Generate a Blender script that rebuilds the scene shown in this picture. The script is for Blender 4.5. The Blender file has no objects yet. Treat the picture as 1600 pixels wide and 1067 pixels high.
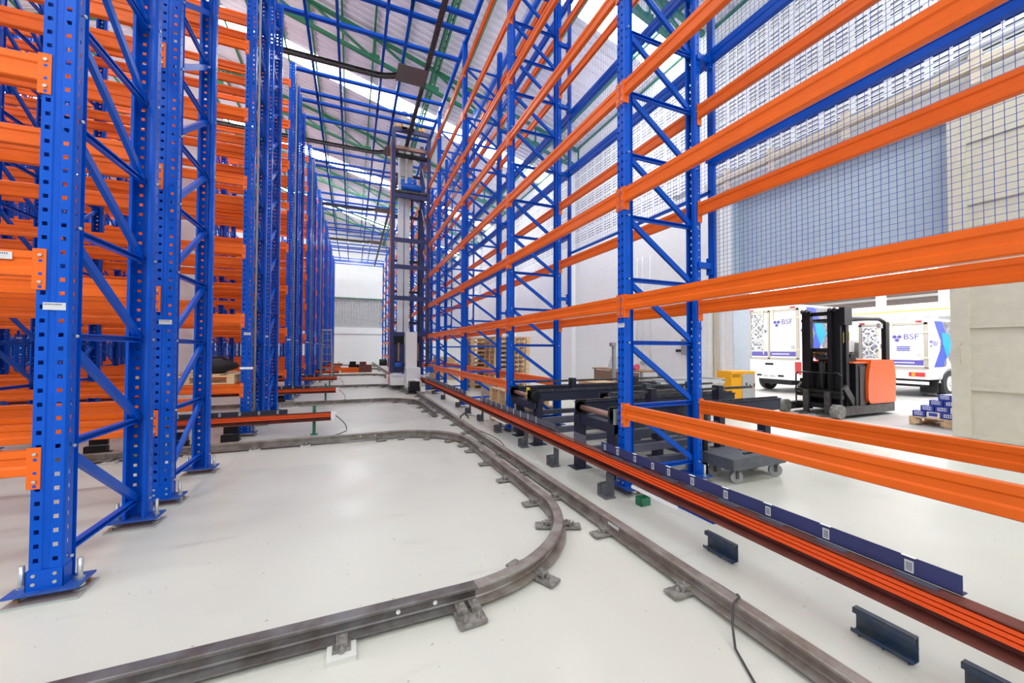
import bpy, math, random
from mathutils import Vector, Matrix
from math import pi, sin, cos, radians, sqrt, atan2
random.seed(7)
SC = bpy.context.scene
COL = SC.collection

# ---------------------------------------------------------------- camera, world, light, exposure
cam = bpy.data.objects.new('camera', bpy.data.cameras.new('camera'))
COL.objects.link(cam); SC.camera = cam
cam.data.sensor_width = 36.0; cam.data.lens = 597.05 / 1600 * 36; cam.data.clip_start = 0.05; cam.data.clip_end = 400
YAW, PIT, ROL, CAMH = 0.395516, 0.0201607, 0.0029443, 1.35
_fw = Vector((sin(YAW) * cos(PIT), cos(YAW) * cos(PIT), sin(PIT))); _rt = Vector((cos(YAW), -sin(YAW), 0)); _up = _rt.cross(_fw)
_r = _rt * cos(ROL) + _up * sin(ROL); _u = _up * cos(ROL) - _rt * sin(ROL)
cam.matrix_world = Matrix(((_r.x, _u.x, -_fw.x, 0), (_r.y, _u.y, -_fw.y, 0), (_r.z, _u.z, -_fw.z, CAMH), (0, 0, 0, 1)))

SKY_STRENGTH = 1.2
SKYLIGHT = 9.0
W = bpy.data.worlds.new('sky'); SC.world = W; W.use_nodes = True
_bg = W.node_tree.nodes['Background']; _bg.inputs[0].default_value = (0.86, 0.93, 1.0, 1); _bg.inputs[1].default_value = SKY_STRENGTH
def area(name, loc, rot, sx, sy, power, col=(1, 1, 1)):
    l = bpy.data.lights.new(name, 'AREA'); l.shape = 'RECTANGLE'; l.size = sx; l.size_y = sy; l.energy = power; l.color = col
    o = bpy.data.objects.new(name, l); COL.objects.link(o); o.location = loc; o.rotation_euler = rot; return o
# added fill lights, no real lamps: under hall roof, behind camera, in dock hall
def globe(name, loc, power, r=0.25, col=(1, 1, 1)):
    l = bpy.data.lights.new(name, 'POINT'); l.shadow_soft_size = r; l.energy = power; l.color = col
    o = bpy.data.objects.new(name, l); COL.objects.link(o); o.location = loc; return o
for x, y, z, p in ((-4, -5, 7.5, 110), (3, -5, 7.0, 260), (-7, 6.1, 9.6, 330), (-7, 14.3, 9.6, 330), (-8, 23, 9.6, 330), (6.6, 10, 7.6, 150), (6.6, 19, 7.6, 190), (6.6, 29, 7.6, 220), (0.2, 31, 9.4, 330)):
    globe('hall_fill', (x, y, z), p, 0.25, (1.0, 0.99, 0.97))  # unseen fill lights added to brighten roof, walls and racks
globe('hall_fill', (6.4, 1.5, 7.0), 110, 0.3, (0.86, 0.96, 1.0))  # added bluish fill that tints the right wall near the dock
for x, y in ((13, 4), (13, 9), (19, 2)):
    area('dock_fill', (x, y, 5.5), (0, 0, 0), 1.6, 1.6, 260)  # added fill light under the dock roof
for x, y in ((14, 11), (19, -1), (26, 8)):
    d_ = bpy.data.lights.new('dock_fill_globe', 'POINT'); d_.energy = 700; d_.shadow_soft_size = .3; o_ = bpy.data.objects.new('dock_fill_globe', d_); COL.objects.link(o_); o_.location = (x, y, 4.9 if x < 22 else 4.7)  # added fill globes, hidden above the opening, to brighten the dock roof
SC.view_settings.view_transform = 'Standard'; SC.view_settings.look = 'None'
SC.view_settings.gamma = 1.0; SC.view_settings.use_curve_mapping = False
SC.view_settings.exposure = 0.33

# ---------------------------------------------------------------- materials
def lin(c):
    c = c / 255.0
    return c / 12.92 if c <= 0.04045 else ((c + 0.055) / 1.055) ** 2.4
def rgb(r, g, b): return (lin(r), lin(g), lin(b), 1)
MATS = {}
def mat(name, col, rough=0.5, metal=0.0, var=0.0, scale=8.0, col2=None, bump=0.0, emit=0.0, spec=0.5, alpha=1.0, stretch=None):
    if name in MATS: return MATS[name]
    m = bpy.data.materials.new(name); m.use_nodes = True
    nt = m.node_tree; b = nt.nodes['Principled BSDF']
    b.inputs['Base Color'].default_value = rgb(*col); b.inputs['Roughness'].default_value = rough
    b.inputs['Metallic'].default_value = metal; b.inputs['Specular IOR Level'].default_value = spec
    if var > 0 or bump > 0:
        tc = nt.nodes.new('ShaderNodeTexCoord'); n = nt.nodes.new('ShaderNodeTexNoise')
        n.inputs['Scale'].default_value = scale; n.inputs['Detail'].default_value = 5; n.inputs['Roughness'].default_value = 0.6
        if stretch:
            mp = nt.nodes.new('ShaderNodeMapping'); mp.inputs['Scale'].default_value = stretch
            nt.links.new(tc.outputs['Object'], mp.inputs['Vector']); nt.links.new(mp.outputs['Vector'], n.inputs['Vector'])
        else: nt.links.new(tc.outputs['Object'], n.inputs['Vector'])
        if var > 0:
            r = nt.nodes.new('ShaderNodeValToRGB')
            c2 = col2 if col2 else tuple(max(0, v * (1 - var)) for v in col)
            r.color_ramp.elements[0].position = 0.38; r.color_ramp.elements[1].position = 0.62
            r.color_ramp.elements[0].color = rgb(*c2); r.color_ramp.elements[1].color = rgb(*col)
            nt.links.new(n.outputs['Fac'], r.inputs['Fac']); nt.links.new(r.outputs['Color'], b.inputs['Base Color'])
        if bump > 0:
            bp = nt.nodes.new('ShaderNodeBump'); bp.inputs['Strength'].default_value = bump; bp.inputs['Distance'].default_value = 0.01
            nt.links.new(n.outputs['Fac'], bp.inputs['Height']); nt.links.new(bp.outputs['Normal'], b.inputs['Normal'])
    if emit > 0:
        b.inputs['Emission Color'].default_value = rgb(*col); b.inputs['Emission Strength'].default_value = emit
    MATS[name] = m; return m

BLUE = mat('blue_paint', (0, 84, 200), 0.3, var=0.05, scale=3, spec=0.22)
DBLUE = mat('blue_paint_dull', (36, 84, 172), 0.5, var=0.15, scale=20)
ORANGE = mat('orange_paint', (240, 106, 24), 0.34, var=0.04, scale=2, spec=0.3)
WIREB = mat('blue_wire', (40, 80, 190), 0.45)
NAVY = mat('navy_paint', (44, 50, 104), 0.42, var=0.1, scale=5)
NAVYD = mat('dark_navy_paint', (36, 40, 62), 0.5, var=0.12, scale=6)
SLATE = mat('slate_blue_paint', (88, 90, 106), 0.45, var=0.12, scale=6)
GREEN = mat('green_paint', (42, 122, 86), 0.5, var=0.08)
ZINC = mat('zinc', (196, 202, 202), 0.35, 0.7, var=0.1, scale=30)
STEEL = mat('dark_steel', (92, 90, 88), 0.45, 0.6, var=0.25, scale=12)
RAILTOP = mat('rail_steel', (152, 147, 140), 0.42, 0.3, var=0.3, scale=7, col2=(122, 110, 100))
RAILDK = mat('rail_steel_dark', (116, 114, 114), 0.42, 0.3, var=0.35, scale=6, col2=(88, 80, 76))
CLAMP = mat('clamp_steel', (150, 146, 140), 0.55, 0.3, var=0.3, scale=25)
WHITE = mat('white_paint', (240, 243, 243), 0.55, var=0.02)
WHITEG = mat('white_enamel', (238, 238, 236), 0.3)
LABEL = mat('label_paper', (206, 208, 212), 0.6)
INK = mat('label_ink', (70, 72, 92), 0.6)
BLACK = mat('black_rubber', (26, 26, 28), 0.6)
BLACKP = mat('black_paint', (24, 24, 27), 0.4, var=0.15, scale=5, spec=0.3)
CABLE = mat('cable', (60, 60, 60), 0.5)
BROWN = mat('red_oxide_primer', (116, 62, 54), 0.5, var=0.15, scale=9)
BUSOR = mat('busbar_orange', (240, 84, 20), 0.4)
WOOD = mat('pallet_wood', (240, 206, 160), 0.75, var=0.16, scale=3, stretch=(1, 6, 6), bump=0.1)
WOODD = mat('old_wood', (176, 138, 100), 0.8, var=0.2, scale=5)
CREAM = mat('cream_paint', (208, 203, 184), 0.45, var=0.03)
BEIGE = mat('beige_paint', (220, 208, 184), 0.5)
PALEB = mat('pale_blue_plaster', (182, 198, 212), 0.7, var=0.03)
GREY = mat('grey_paint', (150, 152, 154), 0.5, var=0.06)
LGREY = mat('light_grey_paint', (190, 192, 194), 0.5, var=0.05)
YELLOW = mat('yellow_cabinet', (250, 176, 24), 0.4)
YEL = mat('yellow', (238, 200, 40), 0.5)
FORKOR = mat('forklift_orange', (246, 104, 34), 0.3)
RED = mat('red', (200, 40, 40), 0.4)
REDT = mat('red_lamp', (190, 40, 40), 0.25)
AMBER = mat('amber_lamp', (240, 150, 30), 0.25)
GLASS = mat('dark_glass', (40, 48, 54), 0.08)
MBLUE = mat('motor_blue', (20, 96, 200), 0.35)
PURPLE = mat('print_violet', (92, 84, 168), 0.5)
PBLUE = mat('print_blue', (58, 78, 176), 0.5)
PCYAN = mat('print_cyan', (20, 150, 232), 0.5)
COPPER = mat('shaft_brown', (150, 116, 104), 0.4, 0.3)
CARDB = mat('cardboard', (200, 168, 126), 0.8)
PINK = mat('pink_plastic', (226, 92, 120), 0.5)
DARKV = mat('vent_void', (52, 60, 66), 0.9)

def collage():
    m = bpy.data.materials.new('photo_collage'); m.use_nodes = True; nt = m.node_tree; b = nt.nodes['Principled BSDF']
    tc = nt.nodes.new('ShaderNodeTexCoord'); v = nt.nodes.new('ShaderNodeTexVoronoi'); v.inputs['Scale'].default_value = 15
    n = nt.nodes.new('ShaderNodeTexNoise'); n.inputs['Scale'].default_value = 18; mx = nt.nodes.new('ShaderNodeMath'); mx.operation = 'MULTIPLY'
    r = nt.nodes.new('ShaderNodeValToRGB'); r.color_ramp.elements[0].position = 0.1; r.color_ramp.elements[1].position = 0.3
    r.color_ramp.elements[0].color = rgb(70, 72, 78); r.color_ramp.elements[1].color = rgb(206, 208, 212)
    nt.links.new(tc.outputs['Object'], v.inputs['Vector']); nt.links.new(tc.outputs['Object'], n.inputs['Vector'])
    nt.links.new(v.outputs['Distance'], mx.inputs[0]); nt.links.new(n.outputs['Fac'], mx.inputs[1])
    nt.links.new(mx.outputs[0], r.inputs['Fac']); nt.links.new(r.outputs['Color'], b.inputs['Base Color']); return m
COLLAGE = collage()
COLLDK = mat('photo_print_dark', (84, 86, 94), 0.5, var=0.5, scale=14, col2=(150, 154, 164))

def floor_material():
    m = bpy.data.materials.new('epoxy_floor'); m.use_nodes = True; nt = m.node_tree; b = nt.nodes['Principled BSDF']; L = nt.links.new
    tc = nt.nodes.new('ShaderNodeTexCoord')
    def noise(s, d, stretch=None, lo=0.4, hi=0.6):
        n = nt.nodes.new('ShaderNodeTexNoise'); n.inputs['Scale'].default_value = s; n.inputs['Detail'].default_value = d
        if stretch:
            mp = nt.nodes.new('ShaderNodeMapping'); mp.inputs['Scale'].default_value = stretch
            mp.inputs['Rotation'].default_value = (0, 0, 0.5); L(tc.outputs['Object'], mp.inputs['Vector']); L(mp.outputs['Vector'], n.inputs['Vector'])
        else: L(tc.outputs['Object'], n.inputs['Vector'])
        mr = nt.nodes.new('ShaderNodeMapRange'); mr.inputs['From Min'].default_value = lo; mr.inputs['From Max'].default_value = hi; mr.interpolation_type = 'SMOOTHSTEP'
        L(n.outputs['Fac'], mr.inputs['Value']); return mr.outputs['Result']
    def mix(fac, a, bcol):
        x = nt.nodes.new('ShaderNodeMix'); x.data_type = 'RGBA'; L(fac, x.inputs[0])
        if isinstance(a, tuple): x.inputs[6].default_value = a
        else: L(a, x.inputs[6])
        x.inputs[7].default_value = bcol; return x.outputs[2]
    base = mix(noise(0.55, 3, None, 0.2, 0.8), rgb(206, 206, 195), rgb(199, 199, 188))
    scuff = mix(noise(3.2, 8, (0.5, 2.2, 1), 0.6, 0.85), base, rgb(188, 184, 172))
    specks = mix(noise(30, 2, None, 0.72, 0.76), scuff, rgb(150, 144, 134))
    L(specks, b.inputs['Base Color'])
    r = nt.nodes.new('ShaderNodeMapRange'); r.inputs['To Min'].default_value = 0.3; r.inputs['To Max'].default_value = 0.42
    L(noise(1.2, 5), r.inputs['Value']); L(r.outputs['Result'], b.inputs['Roughness'])
    bp = nt.nodes.new('ShaderNodeBump'); bp.inputs['Strength'].default_value = 0.06; bp.inputs['Distance'].default_value = 0.02
    L(noise(2.5, 3, None, 0, 1), bp.inputs['Height']); L(bp.outputs['Normal'], b.inputs['Normal'])
    return m
FLOORM = floor_material()
CONC = mat('dock_concrete', (182, 184, 182), 0.4, var=0.1, scale=1.5)
ROOFM = mat('roof_sheet_metal', (226, 226, 236), 0.45, 0.0, var=0.04, scale=1)
ROOFBR = mat('dock_roof_sheet', (196, 172, 160), 0.7)
SKYM = mat('skylight_sheet', (250, 252, 255), 0.5, emit=SKYLIGHT)

# ---------------------------------------------------------------- mesh builder
class MB:
    def __init__(s): s.v = []; s.f = []; s.m = []; s.cur = 0; s.sm = []; s.smooth = False
    def mi(s, i): s.cur = i; return s
    def quad(s, *ids): s.f.append(ids); s.m.append(s.cur); s.sm.append(s.smooth)
    def box(s, a, b):
        x0, y0, z0 = a; x1, y1, z1 = b; n = len(s.v)
        s.v += [(x0, y0, z0), (x1, y0, z0), (x1, y1, z0), (x0, y1, z0), (x0, y0, z1), (x1, y0, z1), (x1, y1, z1), (x0, y1, z1)]
        for q in ((0, 3, 2, 1), (4, 5, 6, 7), (0, 1, 5, 4), (1, 2, 6, 5), (2, 3, 7, 6), (3, 0, 4, 7)): s.quad(*[n + i for i in q])
        return s
    def cbox(s, c, d):
        return s.box((c[0] - d[0] / 2, c[1] - d[1] / 2, c[2] - d[2] / 2), (c[0] + d[0] / 2, c[1] + d[1] / 2, c[2] + d[2] / 2))
    def poly(s, pts):
        n = len(s.v); s.v += [tuple(p) for p in pts]; s.quad(*range(n, n + len(pts))); return s
    def ext(s, prof, p, q, up=(0, 0, 1), closed=True, caps=True):
        """extrude profile [(a,b)] from p to q; a along side, b along up"""
        p = Vector(p); q = Vector(q); d = (q - p).normalized(); upv = Vector(up)
        if abs(d.dot(upv)) > 0.999: upv = Vector((0, 1, 0))
        sd = d.cross(upv).normalized(); u2 = sd.cross(d).normalized(); n = len(s.v); k = len(prof)
        for base in (p, q):
            for a, b in prof: s.v.append(tuple(base + sd * a + u2 * b))
        for i in range(k if closed else k - 1):
            j = (i + 1) % k; s.quad(n + i, n + j, n + k + j, n + k + i)
        if caps and closed: s.quad(*[n + i for i in range(k)][::-1]); s.quad(*[n + k + i for i in range(k)])
        return s
    def bar(s, p, q, w, h, up=(0, 0, 1)):
        return s.ext([(-w / 2, -h / 2), (w / 2, -h / 2), (w / 2, h / 2), (-w / 2, h / 2)], p, q, up)
    def cyl(s, p, q, r, n=12, r2=None, caps=True):
        p = Vector(p); q = Vector(q); d = (q - p).normalized(); a = Vector((0, 0, 1)) if abs(d.z) < 0.9 else Vector((1, 0, 0))
        u = d.cross(a).normalized(); w = d.cross(u); m = len(s.v); r2 = r if r2 is None else r2
        for c, rr in ((p, r), (q, r2)):
            for i in range(n):
                t = 2 * pi * i / n; s.v.append(tuple(c + u * (rr * cos(t)) + w * (rr * sin(t))))
        sm = s.smooth; s.smooth = n > 7
        for i in range(n): j = (i + 1) % n; s.quad(m + i, m + j, m + n + j, m + n + i)
        s.smooth = sm
        if caps: s.quad(*[m + i for i in range(n)][::-1]); s.quad(*[m + n + i for i in range(n)])
        return s
    def tube(s, pts, r, n=8):
        pts = [Vector(p) for p in pts]; m = len(s.v)
        for i, p in enumerate(pts):
            d = (pts[min(i + 1, len(pts) - 1)] - pts[max(i - 1, 0)]).normalized()
            a = Vector((0, 0, 1)) if abs(d.z) < 0.95 else Vector((1, 0, 0)); u = d.cross(a).normalized(); w = d.cross(u)
            for k in range(n): t = 2 * pi * k / n; s.v.append(tuple(p + u * (r * cos(t)) + w * (r * sin(t))))
        sm = s.smooth; s.smooth = True
        for i in range(len(pts) - 1):
            for k in range(n):
                j = (k + 1) % n; s.quad(m + i * n + k, m + i * n + j, m + (i + 1) * n + j, m + (i + 1) * n + k)
        s.smooth = sm
        s.quad(*[m + k for k in range(n)]); e = m + (len(pts) - 1) * n; s.quad(*[e + k for k in range(n)][::-1]); return s
    def sweep(s, prof, pts, closed=True):
        """sweep profile (side, up) along horizontal polyline"""
        pts = [Vector(p) for p in pts]; m = len(s.v); k = len(prof)
        for i, p in enumerate(pts):
            d = (pts[min(i + 1, len(pts) - 1)] - pts[max(i - 1, 0)]).normalized(); sd = d.cross(Vector((0, 0, 1))).normalized()
            for a, b in prof: s.v.append(tuple(p + sd * a + Vector((0, 0, b))))
        for i in range(len(pts) - 1):
            for q in range(k if closed else k - 1):
                j = (q + 1) % k; s.quad(m + i * k + q, m + i * k + j, m + (i + 1) * k + j, m + (i + 1) * k + q)
        s.quad(*[m + q for q in range(k)][::-1]); e = m + (len(pts) - 1) * k; s.quad(*[e + q for q in range(k)]); return s
    def mesh(s, name, mats, fixn=True):
        me = bpy.data.meshes.new(name); me.from_pydata(s.v, [], s.f)
        for m in (mats if isinstance(mats, (list, tuple)) else [mats]): me.materials.append(m)
        me.polygons.foreach_set('material_index', s.m); me.polygons.foreach_set('use_smooth', s.sm); me.update(); return me

def put(name, me, parent=None, loc=(0, 0, 0), rz=0.0, rot=None, sc=None):
    o = bpy.data.objects.new(name, me); COL.objects.link(o); o.location = loc
    o.rotation_euler = rot if rot else (0, 0, rz)
    if sc: o.scale = sc
    if parent: o.parent = parent
    return o
def thing(name, label, cat, loc=(0, 0, 0), rz=0.0, group=None, me=None):
    o = put(name, me, None, loc, rz); o['label'] = label; o['category'] = cat
    if group: o['group'] = group
    return o
def struct(name, me=None, loc=(0, 0, 0)):
    o = put(name, me, None, loc); o['kind'] = 'structure'; return o
def copy_tree(o, parent=None):
    c = o.copy(); COL.objects.link(c); c.parent = parent
    for ch in list(o.children): copy_tree(ch, c)
    return c
def rect(w, h): return [(-w / 2, -h / 2), (w / 2, -h / 2), (w / 2, h / 2), (-w / 2, h / 2)]
def text(body, size, m, loc, rot, parent, name='lettering', ext=0.001, align='LEFT'):
    c = bpy.data.curves.new(name, 'FONT'); c.body = body; c.size = size; c.extrude = ext; c.align_x = align; c.resolution_u = 3
    c.materials.append(m); tmp = bpy.data.objects.new(name, c); me = bpy.data.meshes.new_from_object(tmp); bpy.data.objects.remove(tmp); o = bpy.data.objects.new(name, me); COL.objects.link(o); o.location = loc; o.rotation_euler = rot; o.parent = parent
    return o

# ---------------------------------------------------------------- room
A0, SL = 12.45, 0.279           # roof height over x = 0 and its slope
RIDGE = -9.0; XL, XR = -24.0, 8.85; YB, YF = 40.0, -9.0
def roofz(x): return A0 - SL * x if x > RIDGE else A0 - SL * RIDGE + SL * (x - RIDGE)
struct('floor', MB().box((XL, YF, -0.1), (XR + 0.02, YB, 0)).mesh('floor', FLOORM))
struct('floor_dock', MB().box((XR + 0.02, -14, -0.1), (45, YB, -0.004)).mesh('floor_dock', CONC))

def perforated(y0, y1, z0, z1, cols, rows, x, depth, name):
    """grid of openings through a wall face at x, looking towards -x; cols / rows are lists of (start, end, is_hole)"""
    b = MB(); ys = [c[0] for c in cols] + [cols[-1][1]]; zs = [r[0] for r in rows] + [rows[-1][1]]; nz = len(zs)
    for yy in ys:
        for zz in zs: b.v.append((x, yy, zz))
    for i, c in enumerate(cols):
        for j, r in enumerate(rows):
            if c[2] and r[2]: continue
            b.quad(i * nz + j, i * nz + j + 1, (i + 1) * nz + j + 1, (i + 1) * nz + j)
    b.mi(1).poly([(x + depth, y0, z0), (x + depth, y0, z1), (x + depth, y1, z1), (x + depth, y1, z0)])
    return b.mesh(name, [WHITE, DARKV])
def cells(a, b, pattern):
    out = []; t = a; k = 0
    while t < b - 1e-6:
        w, h = pattern[k % len(pattern)]; e = min(t + w, b); out.append((t, e, h)); t = e; k += 1
    return out
# right wall with the dock opening
OY0, OY1, OZ = 2.94, 6.74, 2.79
wr = struct('wall_right')
b = MB(); T = 0.62
b.box((XR, OY1, 0), (XR + T, YB, 5.9)); b.box((XR, YF, 0), (XR + T, OY0 - 2.0, 5.9)); b.box((XR + 0.12, OY0 - 2.0, 0), (XR + T, OY0, 5.9))
b.box((XR, OY0 - 2.0, 5.2), (XR + 0.12, OY1, 5.9)); b.box((XR + .12, OY0, 5.2), (XR + T, OY1, 5.9)); b.box((XR, YF, 9.55), (XR + T, YB, 10.1))
b.box((XR + 0.3, YF, 5.9), (XR + T, YB, 9.55))
put('wall_face', b.mesh('wall_face', WHITE), wr)
b = MB(); b.box((XR + 0.3, OY0 - 0.3, OZ), (XR + 0.5, OY1, 5.2)); put('lintel_panel', b.mesh('lintel_panel', PALEB), wr)
b = MB(); b.box((XR + 0.001, OY1 - .012, 0), (XR + T, OY1 + .001, OZ + 2.4)); put('jamb_lining', b.mesh('jamb_lining', PALEB), wr)
pat = [(0.19, True), (0.04, False), (0.19, True), (0.11, False)]
rows = [(0.03, False)] + [(0.022, True), (0.075, False)] * 3 + [(0.022, True), (0.13, False)]
vent = put('ventilation_blocks', perforated(YF, YB, 5.9, 9.55, cells(YF, YB, pat), cells(5.9, 9.55, rows), XR + 0.004, 0.05, 'ventilation_blocks'), wr)
vent['kind'] = 'stuff'
b = MB()
for y in (7.3, 14.1, 20.6, 27.2): b.box((XR - 0.18, y, 0), (XR - 0.002, y + 0.42, 9.9))
b.box((XR - 0.04, 6.98, 0), (XR - .002, 7.06, 5.2))
put('pilaster', b.mesh('pilaster', WHITE), wr)
b = MB().box((XR - 0.05, 7.16, 0), (XR - 0.002, 7.25, 5.5)); put('door_frame_strip', b.mesh('s', BEIGE), wr)
struct('wall_left', MB().box((XL - 0.2, YF, 0), (XL, YB, roofz(XL))).mesh('wall_left', WHITE))
struct('wall_front', MB().poly([(XL, YF, 0), (XR, YF, 0), (XR, YF, roofz(XR)), (RIDGE, YF, roofz(RIDGE)), (XL, YF, roofz(XL))]).mesh('wall_front', WHITE))
# back wall: plain wall, recessed perforated band with green lintel line, ledge
wb = struct('wall_back')
put('wall_face', MB().box((XL, YB, 0), (XR + T, YB + 0.2, 15.2)).mesh('wall_face', WHITE), wb)
b = MB(); b.box((-7, YB - 0.35, 6.22), (2.95, YB, 11.6)); b.box((-7, YB - 0.35, 0), (2.95, YB, 3.38)); b.box((2.7, YB - .35, 3.38), (2.95, YB, 6.22))
put('wall_panel', b.mesh('wall_panel', WHITE), wb)
b = MB(); cs = cells(-7, 2.7, [(0.16, True), (0.1, False)]); rs = cells(3.5, 6.1, [(0.1, False), (0.1, True)])
ys = [c[0] for c in cs] + [cs[-1][1]]; zs = [r[0] for r in rs] + [rs[-1][1]]; nz = len(zs)
for yy in ys:
    for zz in zs: b.v.append((yy, YB - 0.12, zz))
for i, c in enumerate(cs):
    for j, r in enumerate(rs):
        if not (c[2] and r[2]): b.quad(i * nz + j, (i + 1) * nz + j, (i + 1) * nz + j + 1, i * nz + j + 1)
o = put('perforated_blocks', b.mesh('perforated_blocks', LGREY), wb); o['kind'] = 'stuff'
put('ledge', MB().box((-7, YB - 0.42, 2.74), (2.95, YB - .35, 2.8)).mesh('ledge', LGREY), wb)
put('lintel_line', MB().box((-7, YB - 0.37, 6.16), (2.75, YB - .34, 6.24)).mesh('ll', GREEN), wb)
put('edge_strip', MB().box((2.95, YB - 0.36, 0), (3.03, YB - .2, 11.6)).box((-7, YB - .36, 11.6), (3.03, YB - .2, 11.75)).mesh('es', GREY), wb)

# ceiling: corrugated sheets, translucent sheets, purlins, trusses
ceil = struct('ceiling')
SHW = 1.0625
def sheet_mesh(name, m):
    prof = []
    for k in range(4):
        y = k * SHW / 4; prof += [(y, 0), (y + 0.09, 0), (y + 0.12, 0.045), (y + 0.22, 0.045), (y + 0.245, 0)]
    prof.append((SHW, 0)); b = MB()
    for xa, xb in ((XR + T, RIDGE), (RIDGE, XL)):
        n = len(b.v)
        for x in (xa, xb):
            for y, z in prof: b.v.append((x, y, roofz(x) + z))
        k = len(prof)
        for i in range(k - 1): b.quad(n + i, n + k + i, n + k + i + 1, n + i + 1)
    return b.mesh(name, m)
S1 = sheet_mesh('roof_sheet', ROOFM)
b = MB()
for xa, xb in ((XR + T, RIDGE), (RIDGE, XL)): b.poly([(xa, -.02, roofz(xa) - .004), (xb, -.02, roofz(xb) - .004), (xb, SHW + .02, roofz(xb) - .004), (xa, SHW + .02, roofz(xa) - .004)])
S2 = b.mesh('skylight_sheet', SKYM)
y = -0.43 - 8 * SHW
while y < YB:
    k = round((y + 0.43) / SHW) % 8
    put('skylight_panel' if k == 0 else 'roof_sheet', S2 if k == 0 else S1, ceil, (0, y, 0)); y += SHW
b = MB(); b.ext([(-0.03, -0.08), (0.03, -0.08), (0.03, 0), (-0.03, 0)], (0, YF, 0), (0, YB, 0)); PUR = b.mesh('purlin', GREEN)
x = -0.43 - 13 * 1.03
while x < XR: put('purlin', PUR, ceil, (x, 0, roofz(x) - 0.01)); x += 1.03
b = MB(); b.box((-0.09, YF, -0.1), (-0.03, YB, 0)); b.box((0.03, YF, -0.1), (0.09, YB, 0))
for i in range(160): b.box((-0.03, YF + i * 0.3, -0.06), (0.03, YF + i * 0.3 + 0.06, -0.04))
put('cable_ladder', b.mesh('cable_ladder', GREEN), ceil, (2.74, 0, roofz(2.74) - 0.12))
# truss meshes
nodes = []; x = XR
while x > RIDGE + 0.1: nodes.append(x); x -= 1.03
D = 0.78
b = MB(); b.bar((XR, 0, roofz(XR) - .16), (RIDGE, 0, roofz(RIDGE) - .16), .12, .1); b.bar((RIDGE, 0, roofz(RIDGE) - .16), (XL, 0, roofz(XL) - .16), .12, .1); TC = b.mesh('top_chord', GREEN)
b = MB(); b.bar((XR, 0, roofz(XR) - .16 - D), (RIDGE, 0, roofz(RIDGE) - .16 - D), .12, .1); b.bar((RIDGE, 0, roofz(RIDGE) - .16 - D), (XL, 0, roofz(XL) - .16 - D), .12, .1); BC = b.mesh('bottom_chord', GREEN)
VW = MB().bar((0, 0, -D), (0, 0, 0), .07, .07).mesh('web_vertical', GREEN)
DW = MB().bar((0, 0, -D), (-1.03 * 2, 0, SL * 1.03 * 2), .07, .07).mesh('web_diagonal', GREEN)
GP = MB().box((-.16, -.01, -.1), (.16, .01, .1)).mesh('gusset_plate', GREEN)
for ty in (0.9, 7.4, 13.85, 20.4, 27.0, 33.5):
    t = put('roof_truss', None, ceil, (0, ty, 0))
    put('top_chord', TC, t); put('bottom_chord', BC, t)
    for i, x in enumerate(nodes):
        if i % 2 == 0:
            put('web_vertical', VW, t, (x, 0, roofz(x) - .16)); put('gusset_plate', GP, t, (x, 0, roofz(x) - .16 - D + .1))
            if x - 2.06 > RIDGE: put('web_diagonal', DW, t, (x, 0, roofz(x) - .16))
# building column of white plaster among the far racks
struct('trim_1', MB().box((-3.36, 9.74, 0), (-3.03, 9.98, roofz(-3.2) - .9)).mesh('column', WHITE))

# sliding door of cream sheet with its track
dr = struct('door_1', None)
DX = 8.68; DY = 2.87
b = MB(); b.box((DX, -2.4, 0.03), (DX + .05, DY, 5.12)); put('door_panel', b.mesh('door_panel', CREAM), dr)
b = MB()
for z in (0.05, 0.78, 1.72, 2.67, 3.6, 4.55, 5.06): b.box((DX - 0.035, -2.4, z - .03), (DX, DY - .17, z + .03))
for y in (-2.37, 0.2): b.box((DX - .035, y, .05), (DX, y + .07, 5.1))
b.box((DX - .05, DY - .2, .03), (DX, DY, 5.12)); put('door_rail', b.mesh('door_rail', CREAM), dr)
put('door_handle', MB().tube([(DX - .055, DY - .12, 1.15), (DX - .1, DY - .12, 1.18), (DX - .1, DY - .12, 1.42), (DX - .055, DY - .12, 1.45)], .009).mesh('dh', CREAM), dr)
b = MB(); b.box((DX - .1, -3, 5.6), (DX + .02, 7.3, 5.72)); b.box((DX - .03, -3, 5.575), (DX + .02, 7.3, 5.6)); put('door_track', b.mesh('door_track', BEIGE), dr)
HG = MB().box((-.03, -.06, 0), (.03, .06, .5)).cyl((-.05, 0, .42), (.05, 0, .42), .07, 10).mesh('door_hanger', BEIGE)
for y in (0.9, 2.55, 4.2, 5.6, 6.7): put('door_hanger', HG, dr, (DX - .04, y, 5.38))
cd = MB().tube([(XR - .06, 8.6, 5.86), (XR - .06, 5, 5.84), (XR - .06, 3.1, 5.84), (XR - .08, 2.9, 5.9), (XR - .08, 2.5, 5.98), (XR - .08, -3, 6.0)], .035, 8).mesh('cp', LGREY)
thing('conduit', 'grey conduit running along the wall above the cream door track', 'pipe', me=cd)

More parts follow.
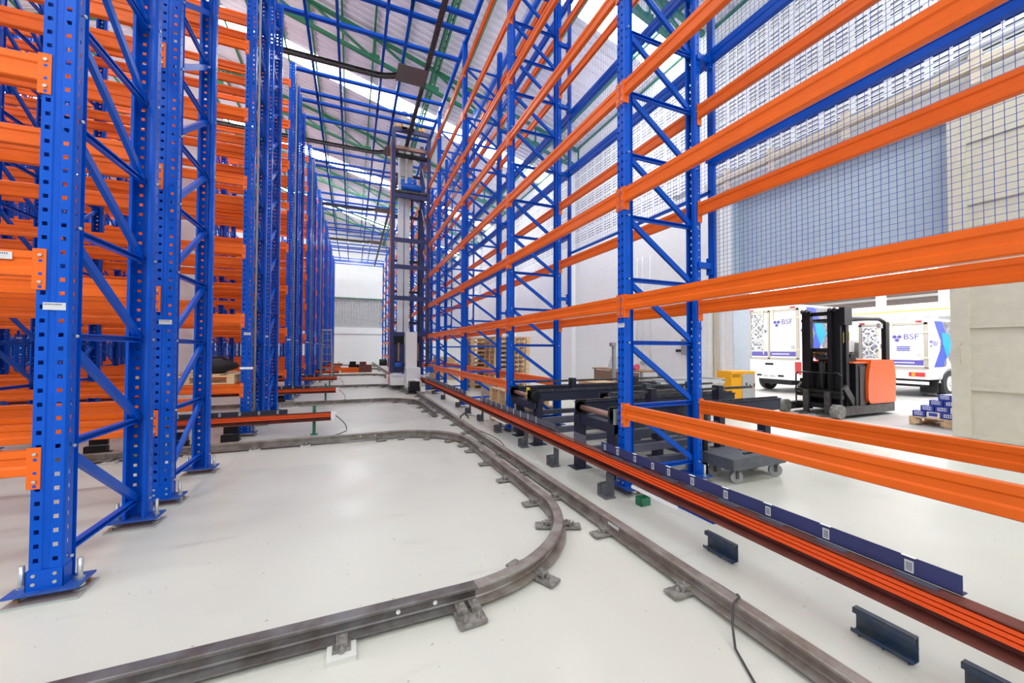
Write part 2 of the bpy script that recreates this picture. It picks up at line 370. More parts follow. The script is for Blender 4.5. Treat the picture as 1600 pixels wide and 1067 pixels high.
# ---------------------------------------------------------------- pallet racks
PH = 8.7; PITCH = 0.075
def post_mesh(w, d, name, zb=0.06, zt=PH):
    """upright: web facing -y, open towards +y; real punched holes in web and flanks"""
    h = w / 2; c = w * 0.27; hs = 0.0105; sh = 0.005
    pl = [(-h + .004, d, 0), (-h + .022, d, 0), (-h + .022, d * .72, 0), (-h, d * .6, 0), (-h, d * .3 + sh, 0), (-h, d * .3 - sh, 2), (-h, .012, 0), (-h + .007, 0, 0), (-c - hs, 0, 0), (-c + hs, 0, 1), (-.016, 0, 0), (-.011, .006, 0), (.011, .006, 0), (.016, 0, 0),
          (c - hs, 0, 0), (c + hs, 0, 1), (h - .007, 0, 0), (h, .012, 0), (h, d * .3 - sh, 0), (h, d * .3 + sh, 2), (h, d * .6, 0), (h - .022, d * .72, 0), (h - .022, d, 0), (h - .004, d, 0)]
    zs = [zb]; z = zb + 0.15; fl = [False]
    while z < zt - 0.05: zs += [z, z + .022]; z += PITCH
    zs.append(zt); b = MB(); nz = len(zs)
    for x, y, _ in pl:
        for zz in zs: b.v.append((x, y, zz))
    for i in range(1, len(pl)):
        hole = pl[i][2]
        if hole:
            for j in range(nz - 1):
                if j % 2 == 1 and j < nz - 2: continue
                b.quad((i - 1) * nz + j, i * nz + j, i * nz + j + 1, (i - 1) * nz + j + 1)
        else:
            # solid strip: keep rows merged so that the mesh stays light
            b.quad((i - 1) * nz, *[i * nz + j for j in range(nz)], (i - 1) * nz + nz - 1, *[(i - 1) * nz + j for j in range(nz - 2, 0, -1)]) if False else [b.quad((i - 1) * nz + j, i * nz + j, i * nz + j + 1, (i - 1) * nz + j + 1) for j in range(nz - 1)]
    return b.mesh(name, BLUE)
def post_plain(w, d, name):
    h = w / 2; b = MB()
    b.ext([(-h, 0), (h, 0), (h, d), (h - .02, d), (h - .02, .006), (-h + .02, .006), (-h + .02, d), (-h, d)], (0, 0, .06), (0, 0, PH), up=(0, 1, 0))
    return b.mesh(name, BLUE)
POSTL = post_mesh(0.14, 0.11, 'upright_post'); POSTR = post_mesh(0.10, 0.11, 'upright_post_r')

def plate_mesh(w, d):
    return MB().box((-w / 2, -.035, .055), (w / 2, d - .035, .067)).mesh('base_plate', DBLUE)
def shoe_mesh(w, d):
    b = MB(); e = .004; b.box((-w / 2 - e, -e, .067), (w / 2 + e, -e + .003, .17)); b.box((-w / 2 - e, -e, .067), (-w / 2 - e + .003, d * .6, .17)); b.box((w / 2 + e - .003, -e, .067), (w / 2 + e, d * .6, .17))
    b.mi(1)
    for x in (-w * .3, w * .3):
        for z in (.1, .145): b.cyl((x, -e - .005, z), (x, -e, z), .009, 10)
    return b.mesh('foot_shoe', [BLUE, ZINC])
BOLT = MB().cyl((0, 0, .008), (0, 0, .185), .012, 12).cyl((0, 0, .067), (0, 0, .082), .02, 6).cyl((0, 0, .03), (0, 0, .05), .022, 6).cyl((0, 0, .012), (0, 0, .02), .027, 12).mesh('anchor_bolt', ZINC)
SHIM = MB().box((-.15, -.04, 0), (.15, .16, .012)).mi(1).box((-.145, -.036, .012), (.145, .156, .013)).mi(2).box((-.12, -.0, .013), (-.1, .02, .03)).box((.11, .11, .013), (.13, .13, .03)).mesh('shim_plate', [mat('shim_grey', (168, 176, 174), .5), mat('shim_shade', (150, 140, 138), .5), WOODD])  # brownish top layer paints the shadow lying on the shim
PLATEL = plate_mesh(.29, .17); PLATER = plate_mesh(.27, .18); SHOEL = shoe_mesh(.14, .11); SHOER = shoe_mesh(.10, .11)

def channel(p, q, w, t, opendir, name):
    """C channel brace of width w, depth t, open towards opendir"""
    p = Vector(p); q = Vector(q); k = .004
    prof = [(-t, -w / 2), (0, -w / 2), (0, -w / 2 + k + .004), (-t + k, -w / 2 + k + .004), (-t + k, w / 2 - k - .004), (0, w / 2 - k - .004), (0, w / 2), (-t, w / 2)]
    if opendir < 0: prof = [(-a, bb) for a, bb in prof][::-1]
    return MB().ext(prof, p, q).mesh(name, BLUE)
FD = 1.0   # frame depth, outside face to outside face
LEV = [.2 + .6075 * k for k in range(14)]
# braces in the local frame plane x = 0, running from y = .06 (front post) to y = FD-.06
BRH = channel((0.018, .06, 0), (0.018, FD - .06, 0), .042, .03, 1, 'brace_horizontal')
BRD = channel((-0.012, .06, 0), (-0.012, FD - .06, -.6075), .05, .03, -1, 'brace_diagonal')
BRD2 = channel((-0.012, FD - .06, 0), (-0.012, .06, -.6075), .05, .03, 1, 'brace_diagonal_m')
BOL2 = MB().cyl((0, 0, 0), (.012, 0, 0), .009, 8).mesh('bolt', ZINC)
def bracing_joined(flip):
    b = MB()
    for i, z in enumerate(LEV):
        b.bar((0, .06, z), (0, FD - .06, z), .03, .042)
        if i: b.bar((0, .06 if not flip else FD - .06, z), (0, FD - .06 if not flip else .06, z - .6075), .03, .05)
    return b.mesh('frame_bracing', BLUE)
BJ = [bracing_joined(False), bracing_joined(True)]

def beam_mesh(L, name, H=.135, conn=False):
    """stepped box beam along +x from 0 to L, face at y = 0 looking to -y, top at z = 0"""
    pr = [(0, -.0), (0, -.036), (.009, -.046), (.009, -.082), (0, -.092), (0, -H + .006), (.006, -H), (.046, -H), (.05, -H + .006), (.05, -.092), (.041, -.082), (.041, -.046), (.05, -.036), (.05, -.004), (.046, 0), (.006, 0)]
    b = MB(); n = len(b.v); k = len(pr)
    for x in (0, L):
        for y, z in pr: b.v.append((x, y, z))
    for i in range(k): j = (i + 1) % k; b.quad(n + j, n + i, n + k + i, n + k + j)
    b.quad(*[n + i for i in range(k)]); b.quad(*[n + k + i for i in range(k)][::-1])
    if conn: conn_add(b, 0, -1); conn_add(b, L, 1)
    return b.mesh(name, [ORANGE, ZINC, BLUE])
def conn_add(b, x, s):
    """L shaped end connector at beam end x; s = +1: post on the +x side"""
    a = (x, x + s * .05); b.box((min(a), -.006, -.205), (max(a), -.002, .015))
    c = (x - s * .004, x); b.box((min(c), -.006, -.205), (max(c), .055, .015))
    b.mi(1)
    for z in (-.02, -.165): b.cyl((x + s * .028, -.014, z), (x + s * .028, -.006, z), .0085, 8)
    b.mi(2)
    for z in (-.05, -.12, -.19): b.box((x + s * .028 - .007, -.0066, z - .007), (x + s * .028 + .007, -.006, z + .007))
    b.mi(0)
CN = {}
for s in (-1, 1):
    b = MB(); conn_add(b, 0, s); CN[s] = b.mesh('end_connector', [ORANGE, ZINC, BLUE])
BAYL, BAYR = 2.78, 2.9
BML = {True: beam_mesh(BAYL - .15, 'beam', conn=False), False: beam_mesh(BAYL - .15, 'beam_far', conn=True)}
BMR = {True: beam_mesh(BAYR - .11, 'beam_r'), False: beam_mesh(BAYR - .11, 'beam_r_far', conn=True)}
TAG = MB().box((-.045, -.002, -.02), (.045, 0, .02)).mi(1)
for i in range(9): TAG.box((-.04 + i * .008, -.0026, .006), (-.04 + i * .008 + .004, -.002, .014))
TAG = TAG.mesh('location_label', [LABEL, INK])

def rack(label, loc, rz, nb, bay, posts, plate, shoe, beams, levels, near, flip, pw, group, gap0=0, top_tag=None, levels_front=None):
    """rack run in local coordinates: frames at x = -k*bay, front face y = 0, rear face y = FD"""
    R = thing('pallet_rack', label, 'rack', loc, rz, group)
    for k in range(nb + 1):
        x = -k * bay; det = near and k < 3
        for side in (0, 1):
            rot = 0 if side == 0 else pi; y = 0 if side == 0 else FD
            put('upright_post', posts, R, (x, y, 0), rot)
            bp = put('base_plate', plate, R, (x, y, 0), rot)
            if det or k < 1:
                for sx in (-1, 1): put('anchor_bolt', BOLT, bp, (sx * .115, .05, 0))
                put('foot_shoe', shoe, R, (x, y, 0), rot); put('shim_plate', SHIM, R, (x, y, 0), rot)
        if det:
            for i, z in enumerate(LEV):
                h = put('brace_horizontal', BRH, R, (x, 0, z)); put('bolt', BOL2, h, (pw / 2 - .0, .055, 0)); put('bolt', BOL2, h, (pw / 2, FD - .055, 0))
                if i: put('brace_diagonal', BRD2 if flip else BRD, R, (x, 0, z))
        else: put('frame_bracing', BJ[flip], R, (x, 0, 0))
    for k in range(nb):
        det = near and k < 2
        for li, z in enumerate(levels):
            for side in (0, 1):
                L = bay - pw - .01
                if side == 0: o = put('beam', beams[det], R, (-k * bay - pw / 2 - .005 - L, -.0, z))
                else: o = put('beam', beams[det], R, (-k * bay - pw / 2 - .005, FD, z), pi)
                if det: put('end_connector', CN[-1], o); put('end_connector', CN[1], o, (L, 0, 0))
    if top_tag:
        for k in range(min(nb + 1, 4)):
            put('location_label', TAG, R, (-k * bay + .01, -.001, top_tag)); put('location_label', TAG, R, (-k * bay + .01, FD + .001, top_tag), pi)
    return R
LX = -1.5
LEVL = [.805 + 1.062 * k for k in range(8)]
groups = [(2.86, 2), (6.97, 3), (11.1, 4), (15.4, 5), (19.6, 6), (24.2, 6), (28.6, 7), (33.2, 7)]
ORD = ['nearest', 'second nearest', 'third nearest', 'fourth nearest', 'fifth nearest', 'sixth nearest', 'seventh nearest', 'farthest']
for gi, (gy, nb) in enumerate(groups):
    for w in (0, 1):
        n = gi * 2 + w
        if gi == 0: lab = ('blue and orange rack row in the left foreground, with the frame closest to the viewer', 'blue and orange rack row back to back behind the foreground row on the left')[w]
        else: lab = '%s block of left-hand racks, the blue and orange row on its %s side' % (ORD[gi], ('near', 'far')[w])
        rack(lab, (LX, gy + w * 1.33, 0), 0, nb, BAYL, POSTL, PLATEL, SHOEL, BML, LEVL, gi < 2, w, .14, 'rack rows crossing the left side of the hall', top_tag=1.575)
rk = [o for o in COL.objects if o.name == 'pallet_rack'][0]; put('beam_sticker', TAG, rk, (-.2, -.002, 1.835 - 0.0))
rk = [o for o in COL.objects if o.name == 'pallet_rack.002'][0]; put('white_band', MB().box((-.08, -.004, 1.03), (.09, -.001, 1.065)).mesh('white_band', WHITE), rk)
LEVR = [.83 + 1.027 * k for k in range(8)]
# right-hand run: local -x axis becomes world +y, so rotate by -90 degrees
RX = 2.36; RY0 = 2.96
Rr = rack('long blue and orange rack run along the right side beside the floor conductor rail', (RX, RY0 - BAYR, 0), -pi / 2, 12, BAYR, POSTR, PLATER, SHOER, BMR, LEVR, True, 0, .10, None, top_tag=1.58)
# low beams of the conveyor bay and lane are left out as in the hall
for o in list(Rr.children):
    if o.name.startswith('beam') and abs(o.location.z - LEVR[0]) < .01:
        k = int((-o.location.x + .01) // BAYR) if o.rotation_euler.z < 1 else int((-o.location.x) // BAYR)
        if k == 1:
            for c in list(o.children): bpy.data.objects.remove(c)
            bpy.data.objects.remove(o)

# ---------------------------------------------------------------- mesh screen behind the right rack
scr = thing('mesh_screen', 'blue wire mesh safety screen on blue posts fixed behind the right-hand rack run', 'mesh screen', (3.5, 0, 0))
b = MB().ext([(-.035, 0), (.035, 0), (.035, .04), (.028, .04), (.028, .007), (-.028, .007), (-.028, .04), (-.035, .04)], (0, 0, 2.08), (0, 0, 9.0), up=(1, 0, 0)); SP = b.mesh('screen_post', BLUE)
ARM = MB().box((-.2, -.025, 0), (-.03, .025, .06)).box((-.03, -.035, -.06), (-.02, .035, .12)).mesh('stand_off', BLUE)
RAILM = MB().box((-.01, 0, -.08), (.05, BAYR, .05)).box((-.016, 0, -.02), (-.01, BAYR, -.014)).mesh('screen_rail', BLUE)
RAILB = MB().box((-.0, 0, -.015), (.03, BAYR, .02)).mesh('screen_rail_b', BLUE)
def wires(z0, z1):
    b = MB(); r = .00125; n = int(BAYR / .0435)
    for i in range(1, n):
        y = i * BAYR / n; b.ext([(-r, -r), (r, -r), (r, r), (-r, r)], (.0, y, z0), (.0, y, z1), up=(1, 0, 0), caps=False)
    z = z0
    while z < z1: b.box((.0015, 0, z), (.0015 + 2 * r, BAYR, z + 2 * r)); z += .0435
    return b.mesh('wire_mesh', WIREB)
WM = {}
for k in range(-1, 12):
    y0 = RY0 - .05 + (k) * BAYR
    put('screen_post', SP, scr, (0, y0, 0))
    for z in (2.2, 3.4, 4.4, 5.6, 6.7, 7.7): put('stand_off', ARM, scr, (0, y0, z))
    zb = 3.03 if k in (0,) else 1.98
    if k > 5: continue
    if zb not in WM: WM[zb] = wires(zb, 8.95)
    o = put('wire_mesh', WM[zb], scr, (.02, y0, 0)); o['kind'] = 'stuff'
    for z in ([zb] if zb > 2.5 else []) + [3.39, 4.5, 5.5, 6.55, 7.6, 8.7]:
        if zb > 2.5 and z == 3.39: continue
        put('screen_rail', RAILB if z == zb else RAILM, scr, (.0, y0, z))

# ---------------------------------------------------------------- floor rails
def rail_prof():
    return [(-.055, 0), (.055, 0), (.055, .009), (.010, .015), (.005, .022), (.005, .066), (.031, .069), (.033, .072), (.033, .083), (.028, .086), (-.028, .086), (-.033, .083), (-.033, .072), (-.031, .069), (-.005, .066), (-.005, .022), (-.010, .015), (-.055, .009)]
RZ = .024
RPROF = rail_prof()
def arc(cx, cy, r, a0, a1, n=20): return [(cx + r * cos(a0 + (a1 - a0) * i / n), cy + r * sin(a0 + (a1 - a0) * i / n), RZ) for i in range(n + 1)]
def clamp_mesh(block):
    b = MB()
    if block: b.mi(1).box((-.06, -.15, 0), (.06, .0, .022)); b.mi(0).box((-.038, -.115, .022), (.038, 0.0, .028))
    else: b.box((-.045, -.17, .012), (.045, .0, .024))
    return b.mesh('clamp_plate', [CLAMP, mat('grout_block', (204, 204, 198), .7)])
CLIP = MB().box((-.024, -.1, .034), (.024, -.035, .052)).box((-.024, -.1, .024), (.024, -.085, .036)).cyl((0, -.065, .052), (0, -.065, .064), .01, 6).mesh('rail_clip', CLAMP)
CBOLT = MB().cyl((0, -.115, .0), (0, -.115, .052), .007, 8).cyl((0, -.115, .024), (0, -.115, .038), .014, 6).cyl((0, -.115, .0), (0, -.115, .01), .014, 6).mesh('clamp_bolt', CLAMP)
CB = MB().box((-.07, -.17, .01), (.07, 0, .026)).mesh('joint_plate', CLAMP)
CLP = clamp_mesh(False); CLB = clamp_mesh(True)
def clamp(parent, x, y, ang, block=False):
    """clamp whose outer end points along -y rotated by ang"""
    o = put('clamp_plate', CLB if block else CLP, parent, (x, y, 0), ang)
    put('rail_clip', CLIP, o); put('clamp_bolt', CBOLT, o); return o
MX = 1.775
mr = thing('crane_rail', 'long straight floor rail of brown worn steel passing diagonally to the bottom right corner', 'rail')
put('rail_bar', MB().sweep(RPROF, [(MX, -3, RZ), (MX, 38.3, RZ)]).mesh('rail_bar', RAILTOP), mr)
y = .17
while y < 38:
    clamp(mr, MX, y, -pi / 2); y += .72 if y < 20 else 1.44
RYS = [1.965, 6.05, 10.19, 14.3, 20.4, 26.6, 32.5]
LXR = 1.535; R0 = 1.0
path = [(-9, RYS[0], RZ)] + [(-.5 + i * .25, RYS[0], RZ) for i in range(5)] + arc(LXR - R0, RYS[0] + R0, R0, -pi / 2, 0) + [(LXR, RYS[0] + R0 + .3 * i, RZ) for i in range(1, 6)] + arc(LXR - R0, RYS[1] - R0, R0, 0, pi / 2) + [(-9, RYS[1], RZ)]
lp = thing('loop_rail', 'curved grey steel floor rail looping round the bare floor patch in the centre foreground', 'rail')
N1 = 6; cut = 8
put('rail_bar', MB().sweep(RPROF, path[:cut]).mesh('rail_bar', RAILDK), lp)
put('rail_bar', MB().sweep(RPROF, path[cut - 1:27]).mesh('rail_bar_b', RAILTOP), lp)
put('rail_bar', MB().sweep(RPROF, path[26:]).mesh('rail_bar_c', RAILTOP), lp)
for x in (-2.9, -2.19, -1.47, -.75, -.03):
    clamp(lp, x, RYS[0], 0, True)
for x in (-2.6, -1.85, -1.17, -.58): clamp(lp, x, RYS[1], 0, True)
for x, yy in ((.55, RYS[0]), (.4, RYS[1])):
    j = put('joint_plate', CB, lp, (x, yy, 0), .05)
    for dx in (-.035, .035): put('rail_clip', CLIP, j, (dx, 0, .003)); put('clamp_bolt', CBOLT, j, (dx, -.02, 0))
for a in (-62, -24):
    t = radians(a); cx, cy = LXR - R0 + R0 * cos(t), RYS[0] + R0 + R0 * sin(t); clamp(lp, cx, cy, t + pi / 2); clamp(lp, cx, cy, t - pi / 2)
for y in (3.01, 3.65, 4.25, 4.85): clamp(lp, LXR, y, -pi / 2)
for a in (8, 30, 55, 80):
    t = radians(a); cx, cy = LXR - R0 + R0 * cos(t), RYS[1] - R0 + R0 * sin(t); clamp(lp, cx, cy, t - pi / 2)
DISC = MB().cyl((0, -.0085, 0), (0, .0085, 0), .011, 12).mesh('bolt_hole', WHITE)
for x in (.22, .40): put('bolt_hole', DISC, lp, (x, RYS[0], RZ + .042))
for x in (.12, .33): put('bolt_hole', DISC, lp, (x, RYS[1], RZ + .042))
for i, yy in enumerate(RYS[2:]):
    br = thing('branch_rail', ['dark steel branch rail just beyond the looped rail, bending toward the viewer', 'branch floor rail ending beneath the white crane chassis', 'fourth branch rail back, crossing the floor behind the crane', 'branch rail near the back wall with the step ladder before it', 'farthest branch rail along the foot of the back wall'][i], 'rail', (0, yy, 0), 0, 'branch rails feeding the rack aisles')
    pth = [(-12, 0, RZ), (LXR - R0, 0, RZ)] + [(LXR - R0 + R0 * sin(t * pi / 32), -R0 + R0 * cos(t * pi / 32), RZ) for t in range(1, 17)] + [(LXR, -2.6, RZ)]
    put('rail_bar', MB().sweep(RPROF, pth).mesh('rail_bar', RAILTOP), br)
    if i < 3:
        for x in (-1.9, -1.2, -.5, .15, .5): clamp(br, x, 0, 0, True)
        for a in (30, 60):
            t = radians(a); clamp(br, LXR - R0 + R0 * cos(t), -R0 + R0 * sin(t), t - pi / 2)
        for y in (-1.3, -1.9): clamp(br, LXR, y, -pi / 2)
# rail white patches
put('chalk_patch', MB().box((LXR - .008, 4.62, RZ + .03), (LXR + .0085, 4.75, RZ + .055)).mesh('p', WHITE), lp)
put('chalk_patch', MB().box((MX - .0085, 2.25, RZ + .03), (MX + .008, 2.37, RZ + .055)).mesh('p', WHITE), mr)

# ---------------------------------------------------------------- conductor rails
def conductor(L, name='conductor_rail'):
    """along +x from 0 to L, face towards -y; returns (carrier, ribs) meshes"""
    c = MB(); prof = [(.045, 0), (.05, .0), (.05, .13), (-.02, .13), (-.02, .124), (.04, .124), (.04, .012), (-.035, .012), (-.035, 0)]
    n = len(c.v); k = len(prof)
    for x in (0, L):
        for y, z in prof: c.v.append((x, y, z))
    for i in range(k): j = (i + 1) % k; c.quad(n + i, n + j, n + k + j, n + k + i)
    c.quad(*[n + i for i in range(k)]); c.quad(*[n + k + i for i in range(k)][::-1])
    r = MB()
    for z in (.062, .084, .106): r.box((0, -.012, z - .008), (L, .04, z + .008))
    r.box((0, .02, .054), (L, .04, .12))
    return c.mesh('carrier_channel', BROWN), r.mesh('conductor_bar', BUSOR)
def plate_run(parent, x, y0, y1, z0, z1, tabs, codes, m):
    """standing barcode plate along world y on parent at origin"""
    b = MB().box((x, y0, z0), (x + .004, y1, z1)); b.box((x - .0, y0, z0), (x + .04, y1, z0 + .003))
    o = put('code_plate', b.mesh('code_plate', m), parent)
    yy = y1 - .06
    return o
def stick(parent, x, y, z):
    return put('barcode_sticker', STK, parent, (x, y, z))
STK = MB().box((-.0012, -.014, -.024), (0, .014, .024)).mi(1)
for i in range(7): STK.box((-.0018, -.010 + i * .003, -.018), (-.0012, -.010 + i * .003 + .0014, .018))
STK = STK.mesh('barcode_sticker', [LABEL, INK])
BX = 2.1
cr = thing('conductor_rail', 'long orange conductor rail in a red-brown channel running low along the right-hand rack', 'conductor rail')
cm, rm = conductor(28)
put('carrier_channel', cm, cr, (BX, 26.5, .285), -pi / 2); put('conductor_bar', rm, cr, (BX, 26.5, .285), -pi / 2)
PX = BX + .03
pb = plate_run(cr, PX, .69, 2.955, .425, .5, 0, 0, NAVY)
for y in (.84, 1.14, 1.42, 1.68, 1.93, 2.14, 2.3, 2.5, 2.72, 2.9): stick(pb, PX, y, .46)
for y in (.84, 1.14, 1.42, 1.68, 1.93, 2.14, 2.5, 2.72):
    put('plate_tab', MB().box((PX - .008, y - .022, .4995), (PX + .004, y + .022, .502)).mesh('t', WHITE), pb)
    put('plate_foot', MB().box((PX - .03, y - .09, .4155), (PX, y + .04, .421)).mesh('t', SLATE), pb)
pb = plate_run(cr, PX, 3.82, 6.56, .425, .5, 0, 0, SLATE)
for i in range(10): put('plate_tab', MB().box((PX - .006, 4.3 + i * .24, .425), (PX, 4.315 + i * .24, .51)).mesh('t', LGREY), pb)
put('plate_tab', MB().box((PX - .006, 3.2, .425), (PX, 3.42, .5)).mesh('t', SLATE), cr)
pb = plate_run(cr, PX, 7.6, 12.2, .425, .5, 0, 0, SLATE)
for i in range(16): put('plate_tab', MB().box((PX - .006, 7.8 + i * .27, .425), (PX, 7.815 + i * .27, .51)).mesh('t', LGREY), pb)
for y0, y1 in ((2.0, 2.45), (5.2, 5.75)):
    put('plastic_cover', MB().box((BX - .05, y0, .255), (BX + .06, y1, .275)).mesh('c', WHITEG), cr)
put('blue_strip', MB().box((BX - .03, 1.72, .27), (BX + .04, 2.0, .278)).mesh('c', BLUE), cr)
SUP = MB().box((0, -.03, .27), (.26, .03, .283)).box((.22, -.03, .2), (.26, .03, .34)).mesh('support_arm', BROWN)
for y in (RY0 - BAYR + .02, RY0 + .02, RY0 + BAYR + .02, RY0 + 2 * BAYR + .02, RY0 + 3 * BAYR, RY0 + 4 * BAYR): put('support_arm', SUP, cr, (BX, y, 0))
# left-hand conductor rails, one in each aisle
cml, rml = conductor(14.5, 'l')
GST = MB().box((-.022, -.04, .012), (.022, -.02, .46)).box((-.022, -.04, .012), (-.018, .02, .46)).box((-.05, -.06, 0), (.05, .04, .012)).mesh('green_stand', GREEN)
PLT = MB().box((0, 0, 0), (1.45, .004, .07)).mesh('code_plate_l', NAVYD)
for i, (yy, xe) in enumerate(((6.68, -.3), (10.8, -.38), (15.1, -.5), (19.3, -.55), (23.9, -.6), (28.3, -.6))):
    lab = ['closest of the left orange conductor rails, its white end over a green stand', 'second orange conductor rail jutting from the left racks with its green stand', 'third orange conductor rail jutting out at the left, thinner with distance', 'fourth orange conductor rail jutting from the left racks', 'fifth orange conductor rail at the far left rack ends', 'farthest orange conductor rail beside the step ladder'][i]
    c = thing('conductor_rail', lab, 'conductor rail', (xe, yy, 0), 0, 'conductor rails in the left aisles')
    put('carrier_channel', cml, c, (-14.5, 0, .225)); put('conductor_bar', rml, c, (-14.5, 0, .225))
    put('end_cap', MB().box((0, -.04, .235), (.07, .05, .35)).mesh('e', WHITEG), c)
    put('green_stand', GST, c, (-.24, .09, 0))
    p = put('code_plate', PLT, c, (-2.05, .02, .355))
    for k in range(6): put('barcode_sticker', STK, p, (.12 + k * .24, 0, .035), pi / 2)
    pts = []
    for k in range(21):
        t = k / 20; pts.append((.07 + .16 * sin(pi * min(1, t * 1.6)) - 1.1 * max(0, t - .35) / .65 * 1.0, -.05 - .3 * t + .22 * sin(pi * t) * 0, max(.012, .3 * (1 - t * 2.2))))
    if i < 3: thing('power_cable', ['black cable looping from the nearest left conductor rail down to the floor', 'black cable curling off the second left conductor rail', 'thin black cable at the third left conductor rail end'][i], 'cable', (xe, yy, 0), 0, 'cables of the left conductor rails', MB().tube(pts, .007, 6).mesh('cable', CABLE))

# ---------------------------------------------------------------- steel above the aisle
gr = thing('overhead_grid', 'blue steel grid of ties and runners over the main aisle under the roof', 'steel grid')
TIE = MB().ext([(-.05, -.03), (.05, -.03), (.05, .03), (.04, .03), (.04, -.022), (-.04, -.022), (-.04, .03), (-.05, .03)], (-1.42, 0, 0), (2.42, 0, 0)).mesh('tie_beam', BLUE)
for gy, nb in groups[1:]:
    for dy in (.05, .95, 1.38, 2.28): put('tie_beam', TIE, gr, (0, gy + dy, PH - .1))
put('tie_beam', TIE, gr, (0, 2.86 + 2.28, PH - .1)); put('tie_beam', TIE, gr, (0, 2.86 + 1.38, PH - .1))
RUN = MB().box((-.03, 0, -.03), (.03, 4.5, .03)).mesh('runner', BLUE)
RBK = MB().box((-.04, -.04, -.06), (.04, .04, .02)).mesh('runner_bracket', BLUE)
for gi, (gy, nb) in enumerate(groups[:7]):
    for x in (-.99, -.37, .62, 1.08):
        r = put('runner', RUN, gr, (x, gy + .75, PH - .17))
        for dy in (.2, .63, 1.53): put('runner_bracket', RBK, r, (0, dy, .04))
put('edge_runner', MB().box((-.04, -1, -.05), (.04, 33, .05)).mesh('er', BLUE), gr, (2.42, 0, PH - .02))
tg = thing('top_guide_rail', 'dark steel crane guide rail hung overhead above the main floor rail', 'rail')
TP = [(-.05, 0), (.05, 0), (.05, .01), (.006, .01), (.006, .09), (.05, .09), (.05, .1), (-.05, .1), (-.05, .09), (-.006, .09), (-.006, .01), (-.05, .01)]
TZ = PH - .42
put('guide_bar', MB().sweep(TP, [(MX - .13, -1, TZ), (MX - .13, 34, TZ)]).mesh('guide_bar', STEEL), tg)
for yy in RYS[2:6]:
    pth = [(-12, yy, TZ), (.4, yy, TZ)] + [(.4 + R0 * sin(t * pi / 32), yy - R0 + R0 * cos(t * pi / 32), TZ) for t in range(1, 9)]
    put('curved_guide', MB().sweep(TP, pth).mesh('curved_guide', STEEL), tg)
    put('junction_plate', MB().box((.95, yy - .75, TZ - .04), (1.66, yy - .1, TZ - .03)).mesh('jp', mat('grey_brown_plate', (112, 106, 102), .5)), tg)
HNG = MB().box((-.02, -.02, .1), (.02, .02, .34)).mesh('hanger', STEEL)
for gy, nb in groups[:7]:
    for dy in (.05, 1.38, 2.28): put('hanger', HNG, tg, (MX - .13, gy + dy, TZ))

# ---------------------------------------------------------------- stacker crane
C = thing('stacker_crane', 'tall stacker crane with navy ladder mast and white chassis on the floor rail', 'crane', (MX, 0, 0))
def mb_part(name, b, m, parent, loc=(0, 0, 0), rz=0): return put(name, b.mesh(name, m), parent, loc, rz)
colm = MB().box((-.06, -.05, .55), (.06, .05, 8.75)).mesh('mast_column', NAVY)
for x, y in ((-.57, 13.2), (.6, 13.2), (-.5, 14.1), (.5, 14.1)): put('mast_column', colm, C, (x, y, 0))
for z in (8.72, 6.5, 5.0, 4.1, 3.05, 1.84):
    mb_part('cross_beam', MB().box((-.55, 13.16, z - .07), (.6, 13.24, z + .07)), NAVY, C)
for z in (8.3, 7.6, 6.1, 5.3, 4.5, 3.4, 2.3, 1.6): mb_part('rear_rung', MB().box((-.5, 14.06, z - .05), (.5, 14.14, z + .03)), NAVYD, C)
for z in (8.2, 7.95): mb_part('top_girder', MB().box((-.55, 13.3, z - .06), (.55, 13.42, z + .05)), (COPPER if z > 8 else BLACKP), C)
mb_part('lift_mast', MB().box((-.36, 13.6, .5), (-.18, 13.8, 8.6)).box((-.14, 13.6, .5), (.02, 13.8, 8.6)), WHITE, C)
mb_part('chain_guide', MB().box((.06, 13.55, .5), (.1, 13.6, 8.2)).box((.3, 13.5, .5), (.35, 13.56, 6.2)), BLACKP, C)
mb_part('guide_head', MB().box((-.32, 12.95, 8.72), (-.17, 13.14, 9.25)).box((-.07, 12.95, 8.72), (.08, 13.14, 9.25)).box((-.32, 12.96, 8.72), (.08, 13.1, 8.95)), mat('taupe_paint', (176, 168, 158), .5), C)
mb_part('guide_head_lower', MB().box((-.3, 13.5, 7.3), (-.16, 13.58, 7.95)).box((-.05, 13.5, 7.3), (.1, 13.58, 7.95)), mat('taupe_paint', (176, 168, 158), .5), C)
for x in (-.48, -.36, -.25, .28, .4): mb_part('buffer', MB().cyl((x, 13.15, 8.85), (x, 13.3, 8.85), .05, 10), AMBER, C)
mb_part('cabinet', MB().box((-.18, 12.7, .55), (.17, 13.1, 1.9)), WHITEG, C)
mb_part('cabinet_foot', MB().box((-.2, 12.4, .3), (.24, 12.9, .75)), WHITEG, C)
ch = mb_part('chassis', MB().box((-.64, 12.9, .17), (.55, 14.5, .42)).box((-.2, 11.9, .12), (.0, 13.0, .32)).box((.0, 11.7, .1), (.15, 14, .4)), WHITEG, C)
mb_part('drive_unit', MB().box((-.2, 11.55, .1), (.08, 11.95, .38)).cyl((-.22, 11.8, .12), (0, 11.8, .12), .09, 12), BLACKP, C)
mb_part('guard_box', MB().box((.1, 11.5, .08), (.24, 11.7, .22)), WHITEG, C)
mb_part('running_wheel', MB().cyl((-.05, 12.2, .19), (.05, 12.2, .19), .085, 18).cyl((-.05, 14.4, .19), (.05, 14.4, .19), .085, 18), STEEL, C)
mb_part('drive_motor', MB().cyl((.4, 11.9, .28), (.4, 11.9, .42), .07, 14).box((.31, 11.82, .62), (.53, 11.98, .8)), MBLUE, C)
mb_part('motor_body', MB().cyl((.4, 11.9, .4), (.4, 11.9, .64), .085, 16), LGREY, C)
